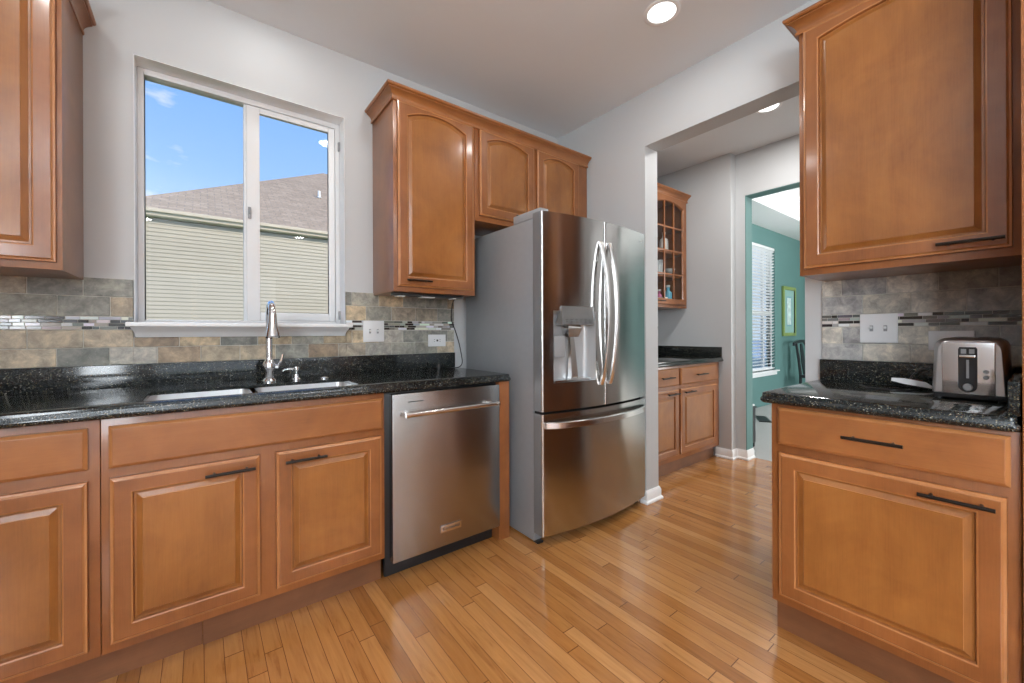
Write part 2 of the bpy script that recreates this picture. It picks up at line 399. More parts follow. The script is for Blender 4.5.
for z in (1.225, 2.22): b.box(WX1-.012, WX1-.003, FY-.02, FY, z, z+.05, .002)
b.build('window_clip', GREYPL, w)
b = MB()      # painted reveal around the opening
b.box(WX0, WX0+.002, 2.438, FY, WZ0, WZ1); b.box(WX1-.002, WX1, 2.438, FY, WZ0, WZ1); b.box(WX0, WX1, 2.438, FY, WZ1-.002, WZ1)
b.build('window_reveal', WHITE, w)
b = MB()      # stool and tapered apron
b.box(-.256, .681, 2.362, FY, WZ0-.020, WZ0, .006)
prof = [(2.430, 1.130), (2.424, 1.130), (2.418, 1.137), (2.412, 1.150), (2.398, 1.162), (2.386, 1.170), (2.382, 1.177), (2.430, 1.177)]
b.loft([[(-.225-(2.43-y)*.35, y, z) for y, z in prof], [(.650+(2.43-y)*.35, y, z) for y, z in prof]])
b.build('window_sill', WHITE, w)

# ---------------------------------------------------------------- cabinets
def door_loops(w, h, insets, arch, x0=0, z0=0, n=14, dtop=0):
    """closed outlines; insets = list of (inset_side, inset_bottom, inset_top, y, arched)"""
    out = []
    for ins, y, ar in insets:
        l, r, bt, tp = x0+ins, x0+w-ins, z0+ins, z0+h-ins+(dtop if ins > .02 else 0)
        pts = [(l, y, bt), (r, y, bt)]
        for k in range(n+1):
            t = k/n; x = r+(l-r)*t
            z = tp-(ar*(1-4*t*(1-t)) if ar else 0)
            pts.append((x, y, z))
        out.append(pts)
    return out
def make_door(parent, x0, z0, w, h, arch=0.0, t=.02, rail=.057, flat=False, name='door', m=None, top=None):
    y1 = -.0005
    b = MB()
    seq = [(0, y1, 0), (0, -t+.008, 0), (.0015, -t+.0055, 0), (.007, -t+.0045, 0), (.011, -t+.0005, 0), (.0125, -t, 0)]
    if flat:
        seq = [(0, y1, 0), (0, -t+.009, 0), (.0015, -t+.0075, 0), (.009, -t+.0005, 0), (.011, -t, 0)]
    else:
        a = arch
        seq += [(rail-.006, -t, a), (rail-.002, -t+.0015, a), (rail, -t+.0055, a), (rail+.001, -t+.011, a), (rail+.007, -t+.011, a), (rail+.022, -t+.0035, a), (rail+.0235, -t+.001, a), (rail+.026, -t+.001, a)]
    lp = door_loops(w, h, seq, arch, x0, z0, dtop=0 if top is None else rail-top)
    base = MWH if flat else MW
    for i in range(len(lp)-1):
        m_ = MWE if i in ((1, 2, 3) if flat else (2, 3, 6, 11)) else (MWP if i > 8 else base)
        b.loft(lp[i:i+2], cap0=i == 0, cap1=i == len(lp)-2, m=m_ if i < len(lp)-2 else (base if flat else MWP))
    return b.build(name, None, parent, smooth=14)
def make_handle(parent, x, z, length=.15, y0=-.02, r=.0055):
    b = MB(); yb = y0-.028
    b.cyl((x-length/2, yb, z), (x+length/2, yb, z), r, 12)
    for s in (-1, 1): b.cyl((x+s*(length/2-.026), y0, z), (x+s*(length/2-.026), yb, z), r*.8, 10)
    o = b.build('handle', BRONZE, parent); o['label'] = 'dark bronze bar pull'; return o
def carcass(parent, x0, x1, z0, z1, depth, toe=True, recess=.05, y0=0):
    b = MB(); b.box(x0, x1, y0, depth, z0, z1, .0015); b.build('body', MW, parent)
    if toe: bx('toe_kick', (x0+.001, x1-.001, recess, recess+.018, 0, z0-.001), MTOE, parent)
YF = 1.834           # base face-frame plane on the window wall
BD = YA-YF-.004
# sink base
c = thing('base_cabinet', 'maple base cabinet under the sink with two raised-panel doors', 'cabinet', (0, YF, 0))
b = MB(); b.box(-.256, .664, 0, .02, .115, .872, .0015); b.box(-.256, -.238, .02, BD, .115, .872); b.box(.646, .664, .02, BD, .115, .872); b.box(-.238, .646, .02, BD, .115, .133); b.box(-.238, .646, BD-.012, BD, .133, .872); b.build('body', MW, c)
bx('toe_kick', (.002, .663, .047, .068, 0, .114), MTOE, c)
fz = make_door(c, -.237, .712, .890, .136, flat=True, name='false_drawer_front')
d = make_door(c, -.235, .146, .412, .535); make_handle(d, .085, .641)
d = make_door(c, .231, .146, .416, .535); make_handle(d, .335, .641)
# left base
c = thing('base_cabinet', 'maple base cabinet left of the sink doors, cut by the photo edge', 'cabinet', (0, YF, 0))
carcass(c, -.72, -.258, .115, .872, BD, False)
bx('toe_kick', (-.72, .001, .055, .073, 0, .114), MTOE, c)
make_door(c, -.698, .717, .414, .131, flat=True, name='drawer')
make_door(c, -.698, .146, .414, .535)
# filler / end panel right of the dishwasher
c = tag(bx('end_panel', (1.300, 1.372, YF-.012, YA-.02, 0, .872), MW, bev=.0015), 'narrow maple end panel between dishwasher and refrigerator', 'panel')

def cut_counter(b, x0, x1, y0, y1, z0, z1, hole=None, open_sides=''):
    """slab with a rounded front nose (front = y0) and an optional rounded hole"""
    t = z1-z0
    def rect(ins_f, z, exl=0, exr=0):
        r = .012; pts = []
        X0, X1, Y0, Y1 = x0+exl, x1-exr, y0+ins_f, y1
        for cx, cy, a0 in ((X0+r, Y0+r, pi), (X1-r, Y0+r, 1.5*pi), (X1-.001, Y1-.001, 0), (X0+.001, Y1-.001, .5*pi)):
            rr = r if cy < (y0+y1)/2 else .001
            for k in range(5):
                a = a0+k*pi/8; pts.append((cx+rr*cos(a), cy+rr*sin(a), z))
        return pts
    prof = [(.010, z0), (.003, z0+.004), (0, z0+.010), (.0005, z0+.018), (.005, z0+.024), (.006, z1-.003), (.010, z1)]
    loops = [rect(i, z, i, i) for i, z in prof]
    if hole:
        hx0, hx1, hy0, hy1, r = hole
        def hl(z):
            pts = []
            for cx, cy, a0 in ((hx0+r, hy0+r, pi), (hx1-r, hy0+r, 1.5*pi), (hx1-r, hy1-r, 0), (hx0+r, hy1-r, .5*pi)):
                for k in range(5):
                    a = a0+k*pi/8; pts.append((cx+r*cos(a), cy+r*sin(a), z))
            return pts
        loops += [hl(z1), hl(z1-.014)]
        loops.append(loops[0]); b.loft(loops, cap0=False, cap1=False)
    else: b.loft(loops)
CT0, CT1 = .8735, .914
HOLE = (-.160, .565, 1.865, 2.165, .03)
c = thing('countertop', 'long black speckled granite countertop with the sink cut-out', 'countertop', (0, 0, 0))
b = MB(); cut_counter(b, -.74, 1.374, YF-.032, YA-.003, CT0, CT1, HOLE); b.build('slab', GRAN, c, smooth=40)
b = MB(); b.box(-.74, 1.366, YA-.024, YA-.003, CT1+.0005, 1.012, .002); b.build('upstand', GRAN, c)

# sink: two stainless bowls under the cut-out
c = thing('sink', 'stainless double-bowl sink set under the granite', 'sink', (0, 0, 0))
def bowl(b, x0, x1, y0, y1, zt, zb, r=.035):
    def lp(i, z, rr):
        pts = []
        for cx, cy, a0 in ((x0+i+rr, y0+i+rr, pi), (x1-i-rr, y0+i+rr, 1.5*pi), (x1-i-rr, y1-i-rr, 0), (x0+i+rr, y1-i-rr, .5*pi)):
            for k in range(5):
                a = a0+k*pi/8; pts.append((cx+rr*cos(a), cy+rr*sin(a), z))
        return pts
    b.loft([lp(-.0015, zt, r), lp(0, zt, r), lp(.006, zb+.03, r), lp(.02, zb+.006, r), (lp(.04, zb, r))], cap0=False)
for nm, x0, x1 in (('bowl', -.168, .168), ('bowl', .190, .573)):
    b = MB(); bowl(b, x0, x1, 1.857, 2.173, CT1-.0155, .70); o = b.build(nm, SINKM, c)
    b = MB(); b.lathe([(.0, .7065), (.03, .7065), (.042, .7055), (.044, .702), (0, .702)], ((x0+x1)/2, 2.02, 0), 20); q = b.build('drain', CHROME, o); q['label'] = 'chrome drain'
# faucet
c = thing('faucet', 'chrome pull-down faucet behind the sink', 'faucet', (.257, 2.235, CT1))
b = MB(); b.lathe([(.0, .0005), (.031, .0005), (.031, .008), (.027, .014), (.022, .02), (.022, .05), (.027, .06), (.028, .085), (.022, .098), (.018, .104), (.016, .112), (.016, .118), (0, .118)], n=28); b.build('base', CHROME, c)
arc = [(0, 0, .11), (0, 0, .2), (0, 0, .30)]
for k in range(1, 12):
    a = pi*k/12*1.02; arc.append((0, -.058+.058*cos(a), .30+.070*sin(a)))
b = MB(); b.tube(arc, .0145, 16); b.build('spout', CHROME, c)
ye, ze = arc[-1][1], arc[-1][2]
b = MB(); b.tube([(0, ye, ze+.004), (0, ye-.003, ze-.03), (0, ye-.006, ze-.06), (0, ye-.010, ze-.085), (0, ye-.013, ze-.10), (0, ye-.0135, ze-.104)], [.017, .0185, .022, .028, .030, .026], 20); b.build('spray_head', CHROME, c)
b = MB(); b.cyl((.018, 0, .07), (.036, 0, .07), .015, 16); b.tube([(.032, 0, .072), (.042, -.004, .085), (.050, -.008, .105), (.055, -.010, .132)], [.009, .0075, .006, .0065], 12); o = b.build('lever', CHROME, c)
# soap dispenser
c = thing('soap_dispenser', 'small chrome soap pump right of the faucet', 'soap dispenser', (.374, 2.245, CT1))
b = MB(); b.lathe([(0, .0005), (.021, .0005), (.021, .006), (.014, .012), (.012, .03), (0, .03)], n=20); b.build('collar', CHROME, c)
b = MB(); b.lathe([(0, .03), (.007, .03), (.007, .045), (.014, .05), (.014, .062), (.010, .066), (0, .066)], n=20); o = b.build('pump_head', CHROME, c)
b = MB(); b.tube([(0, 0, .055), (-.03, 0, .057), (-.052, 0, .054), (-.060, 0, .047)], [.006, .006, .0055, .005], 12); b.build('nozzle', CHROME, c)
b = MB(); b.lathe([(0, .0005), (.022, .0005), (.022, .004), (.015, .009), (.004, .011), (0, .011)], (.50, 2.235, CT1), 20)
tag(b.build('sink_hole_cover', CHROME), 'small round chrome cap right of the soap pump', 'cap')
b = MB(); b.lathe([(0, .0005), (.019, .0005), (.019, .012), (.015, .015), (.015, .034), (.012, .038), (0, .038)], (1.205, 2.345, CT1), 20)
tag(b.build('black_stopper', BLACKPL), 'small black cylinder on granite near the refrigerator', 'stopper')

# ---------------------------------------------------------------- dishwasher
c = thing('dishwasher', 'stainless dishwasher with a tubular handle', 'dishwasher', (0, 0, 0))
b = MB(); b.box(.667, 1.297, YF+.012, 2.40, .10, .868, .002); b.build('body', BLACKPL, c)
b = MB(); b.box(.690, 1.290, 1.800, YF+.010, .092, .862, .004); dd = b.build('door', STEELD, c)
b = MB(); b.box(.680, 1.290, YF+.045, YF+.065, .0, .098, .001); b.build('toe_kick', BLACKPL, c)
b = MB(); b.cyl((.738, 1.745, .772), (1.240, 1.745, .772), .0115, 20)
for x in (.758, 1.220): b.cyl((x, 1.7995, .772), (x, 1.745, .772), .009, 14)
for x in (.738, 1.240): b.cyl((x-.006, 1.745, .772), (x+.006, 1.745, .772), .0135, 20)
o = b.build('handle', STEELB, dd); o['label'] = 'bright tubular handle'
b = MB(); b.box(.930, 1.046, 1.7965, 1.7998, .160, .195, .001); bd = b.build('badge', STEELB, dd); bd['label'] = 'pale rectangular maker badge'
def text(name, s, loc, rot, size, m, parent, ext=.0004):
    cu = bpy.data.curves.new(name, 'FONT'); cu.body = s; cu.size = size; cu.extrude = ext; cu.align_x = 'CENTER'; cu.align_y = 'CENTER'
    cu.materials.append(m); f = bpy.data.objects.new(name, cu); COL.objects.link(f); bpy.context.view_layer.update()
    me = bpy.data.meshes.new_from_object(f.evaluated_get(bpy.context.evaluated_depsgraph_get())); me.name = name
    bpy.data.objects.remove(f); o = bpy.data.objects.new(name, me); COL.objects.link(o); o.location = loc; o.rotation_euler = rot
    o.parent = parent; return o
text('badge_lettering', 'KitchenAid', (.988, 1.7962, .1775), (R(90), 0, 0), .021, BLACKPL, bd)
b = MB(); b.box(.765, .842, 1.7992, 1.8002, .820, .8245); b.build('lettering_bar', BLACKPL, dd)  # thin dark bar in place of small unreadable lettering

# ---------------------------------------------------------------- wall cabinets, window wall
YU = 2.114
c = thing('wall_cabinet', 'tall maple wall cabinet right of the window with one arched door', 'cabinet', (0, YU, 0))
carcass(c, .820, 1.333, 1.370, 2.44, YA-YU-.003, False)
d = make_door(c, .840, 1.397, .478, 1.000, arch=.046, top=.026); make_handle(d, .952, 1.431, .145)
c = thing('wall_cabinet', 'short maple wall cabinet above the refrigerator with two arched doors', 'cabinet', (0, YU, 0))
carcass(c, 1.3345, 2.342, 1.835, 2.44, YA-YU-.003, False)
d = make_door(c, 1.362, 1.868, .440, .529, arch=.038, top=.026); make_handle(d, 1.700, 1.902, .15)
d = make_door(c, 1.829, 1.868, .411, .529, arch=.038, top=.026); make_handle(d, 1.93, 1.902, .15)
CP = [(0, 2.397), (.008, 2.397), (.010, 2.402), (.010, 2.409), (.005, 2.412), (.006, 2.418), (.012, 2.430), (.022, 2.440), (.034, 2.446), (.034, 2.451), (.040, 2.452), (.045, 2.457), (.046, 2.463), (.043, 2.469), (0, 2.469)]
def crown(name, mk, label):
    b = MB(); b.loft([[f(o)+(z,) for o, z in CP] for f in mk]); return tag(b.build(name, MWH, smooth=20), label, 'moulding')
crown('crown_moulding', [lambda o: (.820-o-.0005, YA-.003), lambda o: (.820-o-.0005, YU-o-.0005), lambda o: (2.345, YU-o-.0005)], 'maple crown moulding along the cabinets above the refrigerator')
c = thing('wall_cabinet', 'maple wall cabinet left of the window, cut by the photo edge', 'cabinet', (0, YU, 0))
carcass(c, -.90, -.389, 1.372, 2.44, YA-YU-.003, False)
make_door(c, -.872, 1.397, .470, 1.000, arch=.046, top=.026)
crown('crown_moulding', [lambda o: (-.93, YU-o-.0005), lambda o: (-.394+o, YU-o-.0005), lambda o: (-.394+o, YA-.003)], 'maple crown moulding on the cabinet left of the window')
c = thing('under_cabinet_light', 'dark light bar under the cabinet beside the refrigerator', 'light', (0, 0, 0))
b = MB(); b.box(.84, 1.27, 2.15, 2.21, 1.352, 1.3695, .003); b.build('housing', BLACKPL, c)
for x0, x1 in ((.86, .90), (1.00, 1.08), (1.20, 1.22)): bx('lens', (x0, x1, 2.147, 2.205, 1.347, 1.352), PLATE, c, .001)
cu = [(1.300, 2.30, 1.369), (1.318, 2.37, 1.33), (1.335, 2.415, 1.24), (1.372, 2.427, 1.16), (1.398, 2.425, 1.08), (1.402, 2.40, 1.0), (1.385, 2.36, .945), (1.34, 2.33, .920), (1.27, 2.34, .9185)]
b = MB()
def smoothpath(p, n=6):
    p = [Vector(q) for q in p]; out = []
    for i in range(len(p)-1):
        a0, a, c_, d_ = p[max(i-1, 0)], p[i], p[i+1], p[min(i+2, len(p)-1)]
        for k in range(n):
            t = k/n
            out.append(.5*((2*a)+(c_-a0)*t+(2*a0-5*a+4*c_-d_)*t*t+(3*a-a0-3*c_+d_)*t**3))
    return out+[p[-1]]
b.tube(smoothpath(cu), .003, 8); tag(b.build('power_cord', BLACKPL), 'thin black cord dropping from wall cabinet to the granite', 'cord')

# ---------------------------------------------------------------- backsplash tiles
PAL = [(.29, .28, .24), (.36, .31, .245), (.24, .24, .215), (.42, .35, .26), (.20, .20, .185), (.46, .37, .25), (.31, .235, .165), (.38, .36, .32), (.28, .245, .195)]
MOS = [(.80, .82, .80), (.68, .70, .66), (.045, .035, .03), (.03, .026, .025), (.20, .195, .18), (.36, .34, .30), (.12, .13, .13), (.42, .45, .45)]
ROWS = [(1.0135, 1.0855), (1.0885, 1.1615), (1.2215, 1.3035), (1.3065, 1.383)]
def backsplash(label, axis, plane, a0, a1, clip, joints, pal=PAL, flip=1, seed=1, zmax=1.383):
    """tiles on the plane; axis 'x' faces -y, axis 'y' faces -x; clip(a0,a1,z0,z1) -> list of rects"""
    rnd = random.Random(seed)
    root = thing('backsplash', label, 'backsplash')
    b = MB(); b2 = MB(); b3 = MB(); g = MB(); cl3 = b3.bm.loops.layers.float_color.new('tile')
    cl = b.bm.loops.layers.float_color.new('tile'); cl2 = b2.bm.loops.layers.float_color.new('tile')
    def add(mb, lay, u0, u1, z0, z1, col, t, bev):
        if u1-u0 < .004 or z1-z0 < .003: return
        if axis == 'x': fs = mb.box(u0, u1, plane-t, plane-.0005, z0, z1, bev, seg=1)
        else: fs = mb.box(plane-t, plane-.0005, u0, u1, z0, z1, bev, seg=1)
        for f in fs:
            for l in f.loops: l[lay] = (*col, 1)
    for ri, (z0, z1) in enumerate(ROWS):
        u = joints[ri]
        while u > a0: u -= .155
        while u < a1:
            base = rnd.choice(pal); k = rnd.uniform(.85, 1.15); col = tuple(c*k for c in base)
            for (p0, p1, q0, q1) in clip(max(u+.0015, a0), min(u+.1535, a1), z0, z1): add(b, cl, p0, p1, q0, q1, col, .012, .0015)
            u += .155
    z = 1.1655
    for r in range(4):
        u = a0-rnd.uniform(0, .08)
        while u < a1:
            ln = rnd.choice((.022, .032, .042, .055, .07)); col = tuple(c*rnd.uniform(.9, 1.1) for c in rnd.choice(MOS))
            for (p0, p1, q0, q1) in clip(max(u+.001, a0), min(u+ln-.001, a1), z, z+.0118): add(*((b3, cl3) if clip is clipA and p0 > 0 else (b2, cl2)), p0, p1, q0, q1, col, .0125, .0008)
            u += ln
        z += .0137
    for (p0, p1, q0, q1) in clip(a0, a1, 1.0125, zmax+.001):
        if axis == 'x': g.box(p0, p1, plane-.009, plane-.0006, q0, q1)
        else: g.box(plane-.009, plane-.0006, p0, p1, q0, q1)
    b.build('stone_tiles', TILE, root, smooth=0); b2.build('mosaic_band', GLASSTILE, root, smooth=0)
    if clip is clipA: b3.build('mosaic_band', GLASSTILE, root, smooth=0)
    g.build('grout', GROUT, root, smooth=0)
    return root
def clipA(p0, p1, q0, q1):
    out = []
    if p0 < -.237: out.append((p0, min(p1, -.237), q0, q1))
    if p1 > .662: out.append((max(p0, .662), p1, q0, q1))
    m0, m1 = max(p0, -.237), min(p1, .662)
    if m1 > m0 and q0 < 1.130: out.append((m0, m1, q0, min(q1, 1.130)))
    return out
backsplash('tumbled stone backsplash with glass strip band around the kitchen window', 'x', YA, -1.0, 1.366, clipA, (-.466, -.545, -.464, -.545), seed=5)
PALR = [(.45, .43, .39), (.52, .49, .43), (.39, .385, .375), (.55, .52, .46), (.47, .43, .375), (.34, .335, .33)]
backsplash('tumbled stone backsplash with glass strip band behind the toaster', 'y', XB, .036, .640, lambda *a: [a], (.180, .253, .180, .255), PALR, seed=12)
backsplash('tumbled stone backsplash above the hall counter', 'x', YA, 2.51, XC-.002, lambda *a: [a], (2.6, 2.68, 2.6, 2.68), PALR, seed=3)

# ---------------------------------------------------------------- switch and outlet plates
def plate(label, loc, rz, w, h, kind):
    c = thing('switch_plate' if kind == 'switch' else 'outlet_plate', label, 'switch plate' if kind == 'switch' else 'outlet', loc, rz)
    b = MB(); b.box(-w/2, w/2, -.006, -.0003, -h/2, h/2, .003); b.build('plate', PLATE, c)
    if kind == 'switch':
        for x in (-.023, .023):
            b = MB(); b.box(x-.006, x+.006, -.0075, -.005, -.013, .013, .001); b.build('switch_surround', GREYPL, c)
            b = MB(); b.box(x-.004, x+.004, -.018, -.006, -.002, .008, .002); b.build('toggle', PLATE, c)
    elif kind == 'outlet':
        b = MB(); b.box(-.034, .034, -.008, -.005, -.017, .017, .004); b.build('receptacle', PLATE, c)
        b = MB()
        for s in (-1, 1):
            for dz in (-.006, .006): b.box(s*.02-.004, s*.02+.004, -.0086, -.0078, dz-.0012, dz+.0012)
        b.box(-.006, .006, -.010, -.0078, -.006, .006, .001)
        b.build('socket_slots', BLACKPL, c)
    else:
        b = MB(); b.box(-.045, .045, -.008, -.005, -.016, .016, .003); b.build('receptacle', PLATE, c)
        for s in (-1, 1):
            b = MB()
            for dz in (-.006, .006): b.box(s*.02-.004, s*.02+.004, -.0086, -.0078, dz-.0012, dz+.0012)
            b.build('socket_slots', BLACKPL, c)
    return c
TF = YA-.0128
plate('white double switch plate on the tiles right of the window', (.8185, TF, 1.156), 0, .125, .126, 'switch')
plate('white horizontal outlet plate near the refrigerator', (1.2345, TF, 1.095), 0, .127, .078, 'outlet')
plate('white double switch plate on the tiles left of the toaster', (XB-.0128, .4365, 1.156), R(-90), .125, .126, 'switch')
plate('white horizontal plate on the tiles half hidden by the toaster', (XB-.0128, .2215, 1.105), R(-90), .125, .078, 'plain')

# ---------------------------------------------------------------- refrigerator
FX0, FX1 = 1.430, 2.345; FCX = (FX0+FX1)/2; FW = FX1-FX0
def fy(x): u = (x-FCX)/(FW/2); return 1.610-.052*(1-u*u)
c = thing('refrigerator', 'stainless french-door refrigerator with water dispenser', 'refrigerator', (0, 0, 0))
b = MB(); b.box(FX0+.004, FX1-.004, 1.685, 2.39, .010, 1.765, .006); b.build('body', GREYSIDE, c)
for x in (FX0+.03, FX1-.03):
    for y in (1.66, 2.31): bx('foot', (x-.02, x+.02, y, y+.04, 0, .0098), BLACKPL, c, .002)
b = MB()
b.box(FX0+.05, FX1-.05, 1.70, 1.72, .012, .06); b.build('foot_grille', BLACKPL, c)
for x in (FX0+.035, FX1-.035): bx('hinge_cover', (x-.03, x+.03, 1.625, 1.86, 1.7655, 1.812), GREYPL, c, .006)
GREYEDGE = plain('dark_grey_door_edge', (.20, .205, .21), .35, .4, var=.02)
def fdoor(name, x0, x1, z0, z1, rec=None, parent=None, split=None):
    """curved slab with rounded vertical edges; rec=(rx0,rx1,rz0,rz1,depth) recess"""
    b = MB(); yb = 1.680; n = 14; r = .010
    xs = [x0+(x1-x0)*k/n for k in range(n+1)]
    xs = [x0+r] + [x for x in xs if x0+r < x < x1-r] + [x1-r]
    if rec: xs = sorted(set([x for x in xs if min(abs(x-rec[0]), abs(x-rec[1])) > .012] + [rec[0], rec[1]]))
    zs = [z0, z1] if not rec else [z0, rec[2], rec[3], z1]
    def front(x): return fy(x)
    edge = []
    for k in range(5): a = pi/2*k/4; edge.append((x0+r-r*cos(a), front(x0+r)+r-r*sin(a)))
    L_ = edge[:-1]; Rr = [(x1-(p[0]-x0), front(x1-r)+(p[1]-front(x0+r))) for p in L_][::-1]
    row = L_+[(x, front(x)) for x in xs]+Rr
    G = [[b.bm.verts.new((p[0], p[1], z)) for p in row] for z in zs]
    k0 = len(L_)
    ri = (k0+xs.index(rec[0]), k0+xs.index(rec[1])) if rec else None
    for j in range(len(zs)-1):
        for i in range(len(row)-1):
            if rec and j == 1 and ri[0] <= i < ri[1]: continue
            b.bm.faces.new((G[j][i], G[j][i+1], G[j+1][i+1], G[j+1][i]))
    nb = len(zs)
    B0 = [[b.bm.verts.new((x, yb, z)) for x in (x0, x1)] for z in zs]
    for j in range(nb-1):
        for q in ((B0[j][0], G[j][0], G[j+1][0], B0[j+1][0]), (G[j][-1], B0[j][1], B0[j+1][1], G[j+1][-1])): b.bm.faces.new(q).material_index = 1
        b.bm.faces.new((B0[j][1], B0[j][0], B0[j+1][0], B0[j+1][1]))
    b.bm.faces.new([B0[0][0], B0[0][1]]+[v for v in reversed(G[0])]); b.bm.faces.new([v for v in G[-1]]+[B0[-1][1], B0[-1][0]])
    b.mats = [STEEL, GREYEDGE]
    o = b.build(name, None, parent, smooth=35)
    return o
GAP = .0035
REC = (1.500, 1.797, .872, 1.262, .075)
dl = fdoor('door', FX0, 1.876-GAP/2, .722, 1.790, REC, c)
dr = fdoor('door', 1.876+GAP/2, FX1, .722, 1.790, None, c)
fz = fdoor('freezer_drawer', FX0, FX1, .060, .708, None, c)
b = MB(); b.box(FX0+.01, FX1-.01, 1.69-.004, 1.69, .06, 1.78); b.box(FX0+.012, FX1-.012, 1.640, 1.686, .7085, .7215); b.build('door_gasket', DARKHOLE, c)
# dispenser cavity and controls
b = MB(); rx0, rx1, rz0, rz1, dp = REC
n = 6; xsr = [rx0, rx1]
yf0 = 1.585; ybk = 1.640
cav = lambda y, i: [(rx0+i, y if y else fy(rx0), rz0+i*.6), (rx1-i, y if y else fy(rx1), rz0+i*.6), (rx1-i, y if y else fy(rx1), rz1-i), (rx0+i, y if y else fy(rx0), rz1-i)]
b.loft([cav(None, 0), cav(1.608, .002), cav(ybk-.01, .012), cav(ybk, .026)], cap0=False)
o = b.build('dispenser_cavity', plain('dispenser_grey', (.55, .565, .58), .35, .35, var=.01), dl, smooth=40); o['label'] = 'pale dispenser alcove'
b = MB()
yf1 = fy(1.54)-.012
b.loft([[(1.546, fy(1.546)-.012, 1.186), (1.776, fy(1.776)-.010, 1.186), (1.776, ybk-.012, 1.186), (1.546, ybk-.012, 1.186)],
        [(1.546, fy(1.546)-.014, 1.192), (1.776, fy(1.776)-.012, 1.192), (1.776, ybk-.012, 1.192), (1.546, ybk-.012, 1.192)],
        [(1.546, fy(1.546)-.010, 1.286), (1.776, fy(1.776)-.008, 1.286), (1.776, fy(1.776)+.004, 1.286), (1.546, fy(1.546)+.004, 1.286)],
        [(1.549, fy(1.546)-.002, 1.290), (1.773, fy(1.776)-.002, 1.290), (1.773, fy(1.776)+.002, 1.290), (1.549, fy(1.546)+.002, 1.290)]])
cp = b.build('control_panel', plain('control_panel_grey', (.33, .335, .335), .2, .6, var=.01), dl)
b = MB()
for k in range(6):
    x = 1.575+k*.033
    y = 0
    b.box(x-.008, x+.008, fy(x)-.0155+(.000), fy(x)-.0115, 1.212, 1.2145); b.box(x-.004, x+.004, fy(x)-.0155, fy(x)-.0115, 1.200, 1.203)
b.build('control_marks', BLACKPL, cp)
b = MB(); b.loft([[(1.597, 1.578, 1.186), (1.690, 1.578, 1.186), (1.690, 1.630, 1.186), (1.597, 1.630, 1.186)], [(1.590, 1.572, 1.168), (1.697, 1.572, 1.168), (1.697, 1.63, 1.168), (1.590, 1.63, 1.168)], [(1.606, 1.585, 1.120), (1.680, 1.585, 1.120), (1.680, 1.63, 1.120), (1.606, 1.63, 1.120)]])
b.build('nozzle', STEELB, dl)
b = MB(); b.loft([[(1.628, 1.598, 1.118), (1.660, 1.598, 1.118), (1.660, 1.612, 1.118), (1.628, 1.612, 1.118)], [(1.645, 1.600, .905), (1.692, 1.600, .905), (1.692, 1.632, .905), (1.645, 1.632, .905)], [(1.640, 1.604, .885), (1.700, 1.604, .885), (1.700, 1.634, .885), (1.640, 1.634, .885)]]); b.build('paddle', STEELB, dl)
b = MB(); b.box(1.510, 1.592, 1.598, 1.628, 1.008, 1.128, .008); b.build('ice_lever', GREYPL, dl)
b = MB(); b.box(1.506, 1.790, 1.585, 1.635, .8745, .886, .003); b.build('drip_tray', STEELB, dl)
def bow(b, p0, p1, out, w=.017, t=.011, n=22, axis='z', power=.75):
    loops = []
    for k in range(n+1):
        s = k/n; p = Vector(p0).lerp(Vector(p1), s); d = out*(max(0, 1-(2*s-1)**2))**power
        p = p+Vector((0, -d, 0))
        if axis == 'z': q = [(-w/2, -t/2), (-w/2+.004, -t), (w/2-.004, -t), (w/2, -t/2), (w/2, t/2), (-w/2, t/2)]; loops.append([(p.x+u, p.y+v, p.z) for u, v in q])
        else: q = [(-w/2, -t/2), (-w/2+.004, -t), (w/2-.004, -t), (w/2, -t/2), (w/2, t/2), (-w/2, t/2)]; loops.append([(p.x, p.y+v, p.z+u) for u, v in q])
    b.loft(loops)
for dd_, x in ((dl, 1.836), (dr, 1.910)):
    b = MB(); bow(b, (x, fy(x)-.004, .842), (x, fy(x)-.004, 1.668), .058, .023, .012, power=.85); o = b.build('handle', STEELB, dd_); o['label'] = 'bowed bright steel handle'
b = MB()
loops = []
for k in range(25):
    s = k/24; x = 1.447+(2.315-1.447)*s; d = .045*(1-(2*s-1)**2)**.5 if 0 < s < 1 else 0
    y = fy(x)-d-.004; z = .650
    q = [(-.018, -.004), (-.014, -.011), (.014, -.011), (.018, -.004), (.018, .004), (-.018, .004)]
    loops.append([(x, y+v, z+u) for u, v in q])
b.loft(loops); o = b.build('handle', STEELB, fz); o['label'] = 'wide bowed steel drawer handle'
b = MB(); x = 2.303; b.lathe([(0, fy(x)-.002), (.004, fy(x)-.002), (.0045, fy(x)+.001), (0, fy(x)+.001)], (x, 0, .738), 12, 'y'); b.build('badge', STEELB, dr)
text('door_lettering', 'LG', (2.283, fy(2.283)-.0006, 1.735), (R(90), 0, R(10)), .022, PLATE, dr, .0006)

